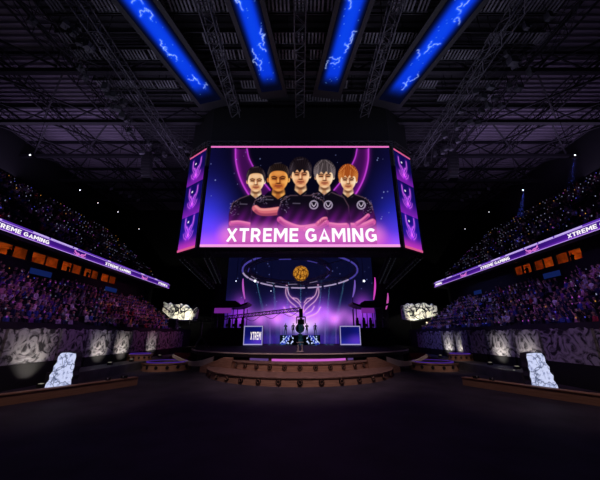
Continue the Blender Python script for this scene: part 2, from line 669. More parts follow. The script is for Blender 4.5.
# stands: lower rows, upper rows, parapets
LOW = [(17.0 + 0.75 * i, 3.0 + 0.5 * i) for i in range(9)]
UPP = [(23.2 + 0.85 * i, 11.0 + 0.72 * i) for i in range(12)]
for s, nm in ((-1, 'left'), (1, 'right')):
    mb = MB()
    out = [(17.0, 0.0), (17.0, 3.0)]
    for i, (x, z) in enumerate(LOW):
        out += [(x, z), (x + 0.35, z), (x + 0.35, z + 0.42), (x + 0.75, z + 0.42)]
        if i < 8: out += [(x + 0.75, z + 0.5)]
    out += [(23.75, 0)]
    cl = []
    for p in out:
        if not cl or p != cl[-1]: cl.append(p)
    mb.prism(cl, lambda p, k: (s * p[0], 6 if k == 0 else 46.5, p[1]))
    mb.b2(s * 16.85, s * 17.0, 6, 46.5, 0, 3.72)
    o = mb.build('grandstand', M['concrete'])
    tag(o, 'dark stepped lower stand with low front wall, ' + nm + ' side of the hall', 'stand', None, 'structure')
    mb = MB()
    out = [(22.75, 10.3), (22.75, 11.0)]
    for i, (x, z) in enumerate(UPP):
        out += [(x, z), (x + 0.4, z), (x + 0.4, z + 0.42), (x + 0.85, z + 0.42)]
        if i < 11: out += [(x + 0.85, z + 0.72)]
    out += [(36, 19.34), (36, 17.5), (25.5, 10.3)]
    cl = []
    for p in out:
        if not cl or p != cl[-1]: cl.append(p)
    mb.prism(cl, lambda p, k: (s * p[0], 6 if k == 0 else 49.2, p[1]))
    mb.b2(s * 22.6, s * 22.75, 6, 49.2, 10.25, 11.42)
    o = mb.build('grandstand', M['concrete'])
    tag(o, 'dark steep upper stand above the lit ribbon board, ' + nm + ' side', 'stand', None, 'structure')

# suite level under the upper stands
SUITES = {-1: [(21.5, 24.3), (24.6, 27.7), (28.0, 30.8), (31.1, 33.6), (34.0, 37.0)], 1: [(23.3, 26.0), (26.2, 28.6), (28.9, 31.4)]}
wn = 0
for s, nm in ((-1, 'left'), (1, 'right')):
    mb = MB()
    mb.b2(s * 23.75, s * 24.0, 6, 46.5, 0, 9.08)
    mb.b2(s * 23.75, s * 24.0, 6, 46.5, 10.12, 10.3)
    e = [6] + [q for p in SUITES[s] for q in p] + [46.5]
    for k in range(0, len(e), 2):
        mb.b2(s * 23.75, s * 24.0, e[k], e[k + 1], 9.08, 10.12)
    struct('wall_suite_' + nm, mb, M['black'], 'black wall with suite windows')
    for k, (y0, y1) in enumerate(SUITES[s]):
        wn += 1
        fr = MB()
        for (a, b, c, d) in ((y0, y1, 9.08, 9.14), (y0, y1, 10.06, 10.12), (y0, y0 + .07, 9.14, 10.06), (y1 - .07, y1, 9.14, 10.06),
                             ((y0 + y1) / 2 - .04, (y0 + y1) / 2 + .04, 9.14, 10.06)):
            fr.b2(s * 23.78, s * 23.92, a, b, c, d)
        f = fr.build('window_%d' % wn, M['blackmetal'])
        tag(f, 'orange lit suite window under the ribbon board', 'window', None, 'structure')
        gl = MB(); gl.b2(s * 23.84, s * 23.86, y0 + .07, y1 - .07, 9.14, 10.06); gl.build('window_glass', M['glass'], f)
        rm = MB()
        xa, xb, za, zb = s * 24.0, s * 26.4, 8.6, 10.25
        rm.poly([(xa, y0, za), (xb, y0, za), (xb, y1, za), (xa, y1, za)])
        rm.poly([(xa, y0, zb), (xa, y1, zb), (xb, y1, zb), (xb, y0, zb)])
        rm.poly([(xb, y0, za), (xb, y0, zb), (xb, y1, zb), (xb, y1, za)])
        rm.poly([(xa, y0, za), (xa, y0, zb), (xb, y0, zb), (xb, y0, za)])
        rm.poly([(xa, y1, za), (xb, y1, za), (xb, y1, zb), (xa, y1, zb)])
        rm.build('room_wall', M['suite'], f)
        lp = MB()
        for q in (0.28, 0.72):
            lp.b2(s * 26.25, s * 26.38, y0 + (y1 - y0) * q - 0.25, y0 + (y1 - y0) * q + 0.25, 9.0, 9.35)
        lp.build('wall_lamp', M['suitefill'], f)  # glowing boxes added on the back wall to light the suite ceiling

# ================================================================== ROOF STEEL
ORD = ['nearest', 'second nearest', 'third nearest', 'fourth nearest', 'fifth nearest', 'farthest']
for k, Y in enumerate((12.8, 19.2, 25.5, 31.7, 38.0, 44.5)):
    t = thing('roof_girder', 'long dark steel roof girder across the hall, %s of the six' % ORD[k], 'girder', (0, Y, 25.9), 'roof girders across the hall')
    top, bot, web = MB(), MB(), MB()
    top.b2(-35.9, 35.9, Y - 0.12, Y + 0.12, 26.75, 27.05)
    bot.b2(-35.9, 35.9, Y - 0.2, Y + 0.2, 24.65, 25.05)
    xs = np.arange(-35, 35.1, 5.0)
    for i, x in enumerate(xs[:-1]):
        web.bar((x, Y, 25.05), (x + 2.5, Y, 26.75), 0.08)
        web.bar((x + 2.5, Y, 26.75), (x + 5, Y, 25.05), 0.08)
    if k < 5:
        Y2 = (12.8, 19.2, 25.5, 31.7, 38.0, 44.5)[k + 1]
        for s in (-1, 1):
            for xa, xb in ((21, 27.5), (27.5, 34)):
                br = MB()
                br.bar((s * xa, Y + .3, 25.0), (s * xb, Y2 - .3, 25.0), 0.1)
                br.bar((s * xb, Y + .3, 25.0), (s * xa, Y2 - .3, 25.0), 0.1)
                br.build('brace', M['steel'], t)
    top.build('top_chord', M['steel'], t); bot.build('bottom_chord', M['steel'], t); web.build('web', M['steel'], t)
for s, nm in ((-1, 'left'), (1, 'right')):
    for X, wd, what in ((20.2, 1.3, 'inner'), (26.2, 0.9, 'middle'), (32.5, 0.9, 'outer')):
        t = thing('roof_truss', 'dark lattice truss running towards the stage under the roof, %s of three on the %s' % (what, nm), 'truss', (s * X, 10, 25.3), 'roof trusses along the hall')
        ch, wb = MB(), MB()
        lattice(ch, wb, (s * X, 9, 25.75), (s * X, 52, 25.75), wd, 1.2, 18, 0.08, 0.035)
        ch.build('chord', M['steel'], t); wb.build('web', M['steel'], t)

# flown aluminium trusses over the floor and the catwalks between them
for X, lab in ((-14.8, 'over the left sub-stage'), (-6.4, 'left of the middle'), (0.0, 'over the middle of the floor'), (6.4, 'right of the middle'), (14.8, 'over the right sub-stage')):
    t = thing('lighting_truss', 'grey flown lighting truss along the hall %s' % lab, 'truss', (X, 8, 23.8), 'flown trusses over the floor')
    ch, wb = MB(), MB()
    lattice(ch, wb, (X, 8, 24.0), (X, 33 if abs(X) > 10 else 23.4, 24.0), 0.8, 0.8, 22, 0.05, 0.03)
    ch.build('chord', M['rig'], t); wb.build('web', M['rig'], t)
    hz = MB()
    for yy in np.arange(9, 23, 3.5): hz.bar((X, yy, 24.4), (X, yy, 27.2), 0.03)
    hz.build('hanging_chain', M['rig'], t)
for k, (Y, X1) in enumerate(((11.0, 18), (14.2, 18), (16.6, 19), (18.0, 19), (21.0, 19), (22.6, 19))):
    t = thing('catwalk', 'grated grey roof catwalk across the hall, %s of the six' % ORD[k], 'catwalk', (0, Y, 25.4), 'catwalks across the hall')
    rl = MB()
    x = -X1
    while x < X1:
        L = random.uniform(0.8, 3.0)
        if random.random() < 0.78:
            n = int(L / 0.28)
            dk = MB()
            dk.b2(x, x + n * .28, Y - .5, Y - .46, 25.33, 25.4); dk.b2(x, x + n * .28, Y + .46, Y + .5, 25.33, 25.4)
            for i in range(n):
                dk.b2(x + i * 0.28, x + i * 0.28 + 0.13, Y - 0.5, Y + 0.5, 25.35, 25.4)
            if n: dk.build('grating', M['grate'], t)
        x += L
    for yy in (-0.55, 0.55):
        rl.b2(-X1, X1, Y + yy - .03, Y + yy + .03, 25.2, 25.4)
        rl.bar((-X1, Y + yy, 26.4), (X1, Y + yy, 26.4), 0.03)
    for xx in np.arange(-X1, X1 + .1, 3):
        for yy in (-0.55, 0.55):
            hg = MB(); hg.bar((xx, Y + yy, 25.3), (xx, Y + yy, 27.2), 0.03); hg.build('hanger', M['steel'], t)
    rl.build('rail', M['steel'], t)

# cable bundles from the outer trusses to the hanging screen
for s, nm in ((-1, 'left'), (1, 'right')):
    t = thing('cable_bundle', 'bundle of thin grey cables running down to the big screen from the %s roof truss' % nm, 'cables', (s * 19, 18, 25), 'cable bundles to the hanging screen')
    c1, c2 = MB(), MB()
    for i in range(16):
        a = Vector((s * random.uniform(17, 19.6), random.uniform(15, 26), 25.0))
        b = Vector((s * random.uniform(11.8, 14.0), random.uniform(26.0, 33), random.uniform(23.0, 25.4)))
        pts = []
        for q in np.linspace(0, 1, 9):
            p = a.lerp(b, q); p.z -= 0.5 * math.sin(PI * q) * random.uniform(0.9, 1.1)
            pts.append(p)
        (c1 if i % 2 else c2).tube(pts, 0.018, 4)
    for i in range(26):
        x = s * random.uniform(15.2, 19.5); yy = random.uniform(13, 33)
        c1.bar((x, yy, random.uniform(23, 24.5)), (x + random.uniform(-.3, .3), yy + random.uniform(-3, 3), 25.2), 0.03)
    c1.build('cable', M['cable'], t); c2.build('cable', M['cable'], t)
    # motor hoists, racks and fixture clutter hung under the catwalks
    for i in range(26):
        yy = -9.62 + .55 * random.randint(42, 77); x = s * random.uniform(15.5 - .25 * max(0, yy - 20), 19.4)
        z = random.uniform(22.8, 24.4)
        h = thing('chain_hoist', 'small dark chain hoist hanging under the roof in the %s rigging' % nm, 'hoist', (x, yy, z), 'chain hoists in the %s rigging' % nm)
        bd, hk = MB(), MB()
        a = random.uniform(0, 3)
        bd.box((x, yy, z), (random.uniform(.3, .6), random.uniform(.25, .5), random.uniform(.3, .7)), a)
        bd.box((x + .2, yy, z - .05), (.2, .3, .2), a)
        hk.bar((x, yy, z + .2), (x, yy, 27.13), 0.025)
        hk.bar((x + .1, yy, z - .1), (x + .1, yy, z - random.uniform(.3, 1.0)), 0.02)
        bd.build('hoist_motor', M['rig'], h); hk.build('chain', M['rig'], h)

# ================================================================== HANGING LED CUBE
YF, ZB, ZT, XF = 24.0, 10.3, 20.5, 8.75
cube = thing('hanging_screen', 'huge hanging video screen with five player portraits and white team lettering', 'screen', (0, 25.5, ZB))
plan = [(-8.95, 24.06), (-9.05, 24.16), (-11.55, 26.06), (-11.4, 26.6), (-10.4, 27.3), (10.4, 27.3), (11.4, 26.6), (11.55, 26.06), (9.05, 24.16), (8.95, 24.06)]
mb = MB()
mb.prism(plan, lambda p, k: (p[0], p[1], ZB - 0.12 if k == 0 else ZT + 0.2))
mb.build('housing', M['black'], cube)
mb = MB()
mb.prism([(x * 1.0, y + 0.15) for x, y in plan], lambda p, k: (p[0], p[1], ZT + 0.25 if k == 0 else 25.6))
mb.build('upper_drum', M['black'], cube)
ch, wb = MB(), MB()
lattice(ch, wb, (-9.2, 24.1, 20.95), (9.2, 24.1, 20.95), 0.35, 0.5, 30, 0.03, 0.02)
for s in (-1, 1): lattice(ch, wb, (s * 9.3, 24.15, 20.95), (s * 11.6, 26.0, 20.95), 0.35, 0.5, 6, 0.03, 0.02)
tr = ch.build('top_truss', M['rig'], cube); wb.build('truss_web', M['rig'], tr)
for yy in (24.5,):
    ch, wb = MB(), MB()
    lattice(ch, wb, (-9, yy, 10.02), (9, yy, 10.02), 0.4, 0.24, 34, 0.03, 0.02)
    tr = ch.build('bottom_truss', M['rig'], cube); wb.build('truss_web', M['rig'], tr)
mb = MB()
for xx in (-8, -3, 3, 8):
    for yy in (25.2, 26.6): mb.bar((xx, yy, 25.5), (xx, yy, 27.1), 0.05)
mb.build('hanging_chain', M['rig'], cube)


def project(X, Y, Z):
    dz = Z - EYE
    cp, sp = math.cos(PITCH), math.sin(PITCH)
    d = Y * cp + dz * sp
    return 300 + FPX * X / d, 240 - FPX * (-Y * sp + dz * cp) / d


def paint_front(x, y):
    P = Paint(x, y)
    # night sky backdrop of the poster: black top, blue sides, magenta glow at the foot
    P.c[:] = (6, 5, 22)
    side = np.clip(np.abs(x - 302) / 100, 0, 1)
    P.mix(sm(0.45, 1.0, side) * sm(150, 215, y) * 0.75, (38, 40, 190))
    P.mix(sm(0.55, 1.0, side) * 0.35, (24, 22, 120))
    P.mix(sm(205, 242, y) * (0.85 - 0.45 * sm(0.6, 1.0, side)), (170, 48, 190))
    P.mix(sm(228, 246, y) * 0.55, (205, 80, 205))
    P.add(P.ell(205, 232, 26, 34, 0.9) * 0.55, (60, 60, 200))
    P.add(P.ell(402, 234, 24, 26, 0.9) * 0.4, (30, 60, 190))
    # two crescents behind the heads
    for sg in (1, -1):
        o = [(302 - sg * (302 - a), b) for a, b in smooth_pts([(235.5, 149), (236, 162), (240, 178), (247, 192), (256, 204)], 6)]
        i = [(302 - sg * (302 - a), b) for a, b in smooth_pts([(247, 149), (249, 158), (254, 168), (262, 180), (270, 190)], 6)]
        P.mix(P.poly(o + i[::-1], 0.8) * 0.8, (70, 14, 86))
        d = P.dist(o)
        P.add(np.exp(-(d / 3.2) ** 2) * 0.45, (150, 20, 150))
        P.mix(1 - sm(0.4, 1.1, d), (190, 60, 205))
        d = P.dist(i)
        P.add(np.exp(-(d / 2.2) ** 2) * 0.3, (150, 20, 150))
        P.mix(1 - sm(0.3, 1.0, d), (180, 55, 200))
    r2 = random.Random(4)
    for _ in range(46):
        sx, sy, sr = r2.uniform(202, 402), r2.uniform(152, 222), r2.uniform(0.35, 0.7)
        P.mix(P.ell(sx, sy, sr, sr, 0.5) * r2.uniform(.3, .9), (150, 160, 220))

    def arm(pts, hws, warm=0.0):
        pts = smooth_pts(pts, 4)
        n = len(pts)
        base = np.array((200, 80, 152)) * (1 - warm) + np.array((222, 128, 84)) * warm
        hi = np.array((255, 170, 190)) * (1 - warm) + np.array((255, 205, 150)) * warm
        lo = np.array((120, 30, 104)) * (1 - warm) + np.array((130, 50, 50)) * warm
        full = np.zeros(len(P.x)); up = np.zeros(len(P.x)); dn = np.zeros(len(P.x))
        for k in range(n - 1):
            h = hws[0] + (hws[1] - hws[0]) * k / (n - 1)
            sg = [pts[k], pts[k + 1]]
            full = np.maximum(full, P.seg(sg, h, .5))
            up = np.maximum(up, P.seg([(a, b - h * .62) for a, b in sg], h * .3, .5))
            dn = np.maximum(dn, P.seg([(a, b + h * .75) for a, b in sg], h * .4, .7))
        P.mix(full, base); P.mix(up * full * .5, hi); P.mix(dn * full * .6, lo)

    def player(cx, cy, rw, rh, body, hair, haircol, rim, skin, brow=0.0, front=True):
        SK, SKD, SKH = skin
        # jersey with a lit shoulder edge and magenta light rising from the foot
        bm = P.poly(body, 0.6)
        P.mix(bm, (13, 9, 20))
        e = P.dist(body)
        P.mix(bm * (1 - sm(.3, 1.5, e)) * (1 - sm(204, 218, P.y)) * .55, (150, 110, 120))
        fold = .5 + .5 * np.sin(P.x * .55 + P.y * .3 + cx)
        P.mix(bm * sm(200, 224, P.y) * (.45 + .4 * fold), (112, 24, 132))
        P.mix(bm * sm(214, 236, P.y) * .45, (160, 40, 160))
        # neck
        P.mix(P.poly([(cx - rw * .55, cy + rh * .5), (cx + rw * .55, cy + rh * .5), (cx + rw * .68, cy + rh * 1.3), (cx, cy + rh * 1.66), (cx - rw * .68, cy + rh * 1.3)], 0.7), [c * .82 for c in SK])
        P.mix(P.ell(cx + rw * .42, cy + rh * 1.15, rw * .24, rh * .34, .6) * .8, SKH)
        P.mix(P.ell(cx - rw * .45, cy + rh * 1.15, rw * .2, rh * .3, .6) * .6, SKH)
        P.mix(P.ell(cx, cy + rh * .98, rw * .55, rh * .2, .5) * .75, [c * .6 for c in SKD])
        for sg in (-1, 1):
            P.mix(P.ell(cx + sg * rw * 1.03, cy + rh * .04, rw * .15, rh * .2, .3), SKH if sg > 0 else SK)
            P.mix(P.ell(cx + sg * rw * 1.0, cy + rh * .05, rw * .07, rh * .11, .5) * .7, SKD)
        jaw = np.where(P.y > cy, 1 - 0.2 * np.clip((P.y - cy) / rh, 0, 1) ** 1.6, 1)
        dx, dy = (P.x - cx) / (rw * jaw), (P.y - cy) / rh
        d = np.sqrt(dx * dx + dy * dy)
        fm = 1 - sm(0.92, 1.05, d)
        P.mix(fm, SK)
        P.mix(fm * P.ell(cx, cy + rh * .05, rw * .62, rh * .75, .6) * .16, SKD)
        P.mix(fm * sm(0.5, .95, -dx) * .85, SKH)
        P.mix(fm * sm(0.45, .9, dx) * .9, SKH)
        P.mix(fm * P.ell(cx, cy - rh * .5, rw * .6, rh * .22, .8) * .5, SKH)
        P.mix(fm * P.ell(cx, cy + rh * .86, rw * .4, rh * .1, .8) * .5, SKH)
        for sg in (-1, 1):
            P.mix(P.ell(cx + sg * rw * .4, cy - rh * .08, rw * .3, rh * .13, .6) * .5, [c * .9 for c in SKD])
            P.mix(P.seg([(cx + sg * rw * .16, cy - rh * (.2 - brow)), (cx + sg * rw * .42, cy - rh * .27), (cx + sg * rw * .7, cy - rh * .2)], rh * .04, .35) * .9, (44, 20, 14))
            P.mix(P.seg([(cx + sg * rw * .24, cy - rh * .05), (cx + sg * rw * .6, cy - rh * .06)], rh * .045, .32) * .95, (30, 12, 10))
            P.mix(P.ell(cx + sg * rw * .52, cy + rh * .2, rw * .26, rh * .15, .8) * .6, SKH)
            P.mix(P.seg([(cx + sg * rw * .27, cy + rh * .34), (cx + sg * rw * .42, cy + rh * .6)], .35, .5) * .4, SKD)
        P.mix(P.seg([(cx + rw * .12, cy - rh * .08), (cx + rw * .16, cy + rh * .26)], rw * .08, .5) * .7, SKD)
        P.mix(P.ell(cx - rw * .02, cy + rh * .1, rw * .09, rh * .22, .7) * .8, SKH)
        P.mix(P.ell(cx, cy + rh * .32, rw * .24, rh * .065, .5) * .9, [c * .7 for c in SKD])
        P.mix(P.ell(cx, cy + rh * .54, rw * .34, rh * .09, .5) * .6, (180, 74, 58))
        P.mix(P.seg([(cx - rw * .3, cy + rh * .53), (cx + rw * .3, cy + rh * .53)], rh * .035, .35), (96, 30, 26))
        P.mix(P.ell(cx, cy + rh * .68, rw * .22, rh * .05, .6) * .6, SKD)
        # hair, with strands
        hp = [(cx + a * rw, cy + b * rh) for a, b in hair]
        hm = P.poly(smooth_pts(hp + [hp[0]], 4), 0.55)
        P.mix(hm, haircol)
        ang = np.arctan2(P.y - (cy - rh * .2), P.x - cx)
        st = .5 + .5 * np.sin(ang * 34 + np.hypot(P.x - cx, P.y - cy) * .35)
        P.mix(hm * st * .4, [min(255, c * 1.8 + 18) for c in haircol])
        P.mix(hm * sm(.3, 1.1, np.abs(P.x - cx) / rw) * sm(cy - 1.3 * rh, cy - rh * .4, P.y) * .45, [min(255, c * 2.2 + 50) for c in haircol])
        for a, b in rim:
            P.mix(P.seg([(cx + a[0] * rw, cy + a[1] * rh), (cx + b[0] * rw, cy + b[1] * rh)], 0.4, .45) * .5, [min(255, c * 1.9 + 60) for c in haircol])
        P.mix(P.seg([(cx - rw * .7, cy + rh * 1.3), (cx - rw * .05, cy + rh * 1.72), (cx + rw * .7, cy + rh * 1.3)], .9, .5), (14, 10, 22))

    PALE = ((232, 170, 118), (150, 84, 54), (255, 232, 196))
    TAN = ((206, 118, 52), (122, 54, 22), (252, 184, 96))
    MID = ((230, 156, 106), (140, 72, 46), (255, 218, 170))
    short = [(-1.05, .05), (-1.16, -.45), (-1.0, -1.0), (-.5, -1.36), (.2, -1.44), (.8, -1.2), (1.14, -.7), (1.1, .05), (.95, -.3), (.82, -.62), (.3, -.78), (-.4, -.76), (-.82, -.58), (-.95, -.25)]
    crop = [(-1.02, -.05), (-1.1, -.5), (-.9, -1.0), (-.4, -1.28), (.3, -1.3), (.9, -1.04), (1.1, -.5), (1.02, -.05), (.92, -.42), (.55, -.66), (0, -.72), (-.55, -.66), (-.92, -.42)]
    bang = [(-1.08, .15), (-1.28, -.4), (-1.16, -1.0), (-.6, -1.46), (.1, -1.56), (.75, -1.36), (1.24, -.8), (1.2, -.1), (1.04, .1), (.92, -.3), (.66, -.42), (.45, -.24), (.2, -.5), (-.1, -.26), (-.4, -.48), (-.66, -.22), (-.9, -.3)]
    rimL = [((-1.1, -.5), (-.85, -1.05)), ((.85, -1.05), (1.1, -.5)), ((-.4, -1.3), (.3, -1.38))]
    # back row first: outer left, inner left, outer right
    player(255.9, 181.5, 8.2, 10.6, [(228, 246), (229, 214), (232, 203), (240, 198), (248, 195), (263, 195), (272, 202), (276, 246)], short, (20, 12, 16), rimL, PALE)
    player(348.2, 180.5, 7.8, 10.6, [(336, 246), (334, 202), (341, 195), (355, 194), (366, 198), (372, 204), (376, 220), (377, 246)], bang, (132, 60, 20), [((-1.0, -.9), (-.3, -1.45)), ((.2, -1.45), (1.0, -.9)), ((-.5, -1.0), (-.6, -.45)), ((.3, -1.0), (.25, -.55))], PALE)
    arm([(231.5, 223.5), (240, 223), (256, 226)], (2.7, 2.4))
    arm([(372.5, 222), (362, 226), (350, 225.5)], (3.4, 2.8))
    arm([(357, 224), (363, 220), (368, 215.5)], (2.5, 2.0))
    player(278.4, 179.5, 9.8, 12.2, [(250, 246), (251, 209), (255, 200), (266, 196), (290, 196), (300, 202), (304, 246)], crop, (22, 13, 12), rimL, TAN, .03)
    player(324.6, 177, 8.6, 11.2, [(303, 246), (304, 200), (312, 194), (320, 192), (332, 192), (344, 197), (349, 206), (352, 246)], bang, (52, 44, 46), [((-1.0, -.9), (-.3, -1.5)), ((.1, -1.5), (.95, -1.0)), ((-.2, -1.2), (-.45, -.4)), ((.3, -1.2), (.35, -.4)), ((.7, -1.0), (.85, -.4)), ((-.7, -1.0), (-.8, -.4))], PALE)
    arm([(255.5, 208.5), (260, 211.5), (268, 212), (281, 210.5)], (3.4, 4.2), .5)
    arm([(346, 226), (338, 226), (328, 224.5)], (3.2, 2.6))
    player(300.6, 175.5, 8.9, 12.0, [(277, 246), (277.5, 212), (281, 201), (290, 195), (312, 195), (323, 200), (328, 212), (329, 246)], bang, (16, 10, 15), rimL, MID)
    arm([(280, 219.5), (286, 223.5), (300, 228), (316, 226)], (3.1, 2.8))
    arm([(326, 222.5), (318, 226), (306, 229)], (3.1, 2.8))
    arm([(318, 224), (323, 219.5), (326, 218.5)], (2.6, 1.6), .2)
    for q in range(3): P.mix(P.seg([(319 + q * 2.2, 219.5 + q * .2), (320 + q * 2.2, 223)], .25, .3) * .6, (130, 40, 90))
    # shoulder pattern and chest crests
    r3 = random.Random(9)
    for (x0, x1, y0, y1) in ((230, 240, 200, 216), (254, 266, 197, 204), (280, 290, 196, 212), (313, 325, 193, 200), (363, 373, 197, 214)):
        for _ in range(26):
            a, b = r3.uniform(x0, x1), r3.uniform(y0, y1)
            P.mix(P.seg([(a, b), (a + r3.uniform(-1.6, 1.6), b + r3.uniform(-.9, 1.4))], .28, .3) * r3.uniform(.25, .6), (170, 150, 190))
    for (a, b) in ((313.8, 204.8), (328.2, 205), (361.2, 205)):
        dd = np.hypot(P.x - a, P.y - b)
        P.mix((1 - sm(.45, .95, np.abs(dd - 3.9))) * .8, (190, 175, 200))
        for sg in (-1, 1):
            P.mix(P.seg([(a, b + 1.6), (a + sg * 1.6, b + .1), (a + sg * 2.1, b - 1.6)], .45, .35) * .9, (215, 200, 220))
    for (a, b) in ((240, 204), (266, 199.5), (293, 203.3)):
        P.mix(P.seg([(a, b), (a + 7, b + .2)], .5, .4) * .5, (150, 140, 160))
    # magenta haze of the poster at the foot and the glow round the title
    P.mix(sm(224, 242, y) * .45 * (1 - sm(.75, .95, side)), (215, 70, 195))
    gl = P.seg([(229, 234.5), (375, 234.5)], 9.5, 7)
    P.mix(gl * .62, (248, 140, 222))
    return P


nu, nv = 430, 216
U, V = uvgrid(nu, nv)
WX = -XF + 2 * XF * U
WZ = ZT - (ZT - ZB) * V
px, py = project(WX, YF, WZ)
P = paint_front(px, py)
scr = grid_screen('front_screen', nu, nv, lambda u, v: (-XF + 2 * XF * u, YF, ZT - (ZT - ZB) * v), P.linear(), screen_mat('front_picture', 1.0), cube)
text_parts('XTREME GAMING', (-6.5, YF, 10.74), (1, 0, 0), (0, 0, 1), 13.3, 1.27, emit('title_white', (1.0, 0.93, 1.0), 1.1), scr, .05)
mb = MB(); mb.b2(-XF, XF, YF - .06, YF + .02, ZT, ZT + .13); mb.build('light_line', emit('top_line', srgb(245, 120, 205), 1.0), scr)
mb = MB(); mb.b2(-XF, XF, YF - .06, YF + .02, ZB - .02, ZB + .2); mb.build('light_line', emit('bottom_line', srgb(248, 160, 230), 1.0), scr)
for s, nm in ((-1, 'left'), (1, 'right')):
    A, B = Vector((s * 9.2, 24.2, 0)), Vector((s * 11.45, 25.95, 0))
    nrm = Vector((s * (B.y - A.y), -abs(B.x - A.x), 0)).normalized()
    A, B = A + nrm * .05, B + nrm * .05
    L, R = (B, A) if s < 0 else (A, B)
    nu2, nv2 = 50, 180
    U, V = uvgrid(nu2, nv2)
    P = Paint(U * 2.85, (1 - V) * 10.0)
    P.c[:] = (16, 10, 80)
    P.mix(sm(.2, 1.0, V) * .5, (36, 30, 190))
    P.mix(sm(.45, 1.0, (V * 3) % 1.0) * .75, (150, 36, 190))
    P.mix(sm(.86, 1.0, V) * .8, (215, 60, 190))
    for k in range(3):
        cy = 8.3 - 3.1 * k
        for st in EMB:
            pts = [(1.4 + a * .72, cy + b * 1.12) for a, b in st]
            d = P.dist(pts)
            P.add(np.exp(-(d / .2) ** 2) * .22, (170, 40, 190))
            P.mix((1 - sm(.0, .08, d)) * .75, (225, 120, 230))
        P.mix(P.ell(1.2, cy + .62, .13, .1, .5), (255, 235, 255))
    so = grid_screen('side_screen', nu2, nv2, lambda u, v: (L.x + (R.x - L.x) * u, L.y + (R.y - L.y) * u, ZT - (ZT - ZB) * v), P.linear(), screen_mat('side_picture_' + nm, 1.0), cube)
    mb = MB()
    for z0, z1 in ((ZB - .02, ZB + .18), (ZT - .1, ZT + .02)):
        mb.prism([(L.x, L.y), (R.x, R.y), (R.x + nrm.x * .06, R.y + nrm.y * .06), (L.x + nrm.x * .06, L.y + nrm.y * .06)], lambda p, k: (p[0], p[1], z0 if k == 0 else z1))
    mb.build('light_line', emit('side_line', srgb(225, 95, 150), .9), so)
    mb = MB()
    for Q in (A - (B - A).normalized() * .12, B + (B - A).normalized() * .1):
        mb.bar((Q.x, Q.y, ZB - .2), (Q.x, Q.y, ZT + .1), 0.09)
    mb.build('edge_post', M['rig'], cube)

# slanted light battens under the screen corners
for s, nm in ((-1, 'left'), (1, 'right')):
    for k, (a, b) in enumerate((((s * 8.4, 25, 9.9), (s * 9.4, 33, 8.9)), ((s * 11.2, 26.2, 10.1), (s * 9.9, 32.5, 8.2)))):
        t = thing('light_batten', '%s slanted truss of dim lamp dots under the %s corner of the big screen' % (('inner', 'outer')[k], nm), 'batten', a, 'lamp battens under the screen')
        ch, wb = MB(), MB()
        lattice(ch, wb, a, b, .6, .6, 12, .03, .02)
        c_ = ch.build('chord', M['rig'], t); wb.build('web', M['rig'], t)
        ld = MB()
        for i in range(14):
            p = Vector(a).lerp(Vector(b), (i + .5) / 14)
            for d in (-.22, .22): ld.ball((p.x + d, p.y, p.z - .32), .045, 6, 4)
        ld.build('lamp_row', emit('batten_dots', (.55, .6, .8), .05, False), t)
        cb = MB(); cb.bar(a, (a[0], a[1], 10.3), .04); cb.bar(b, (b[0], b[1], 25), .02); cb.build('hanging_cable', M['rig'], t)

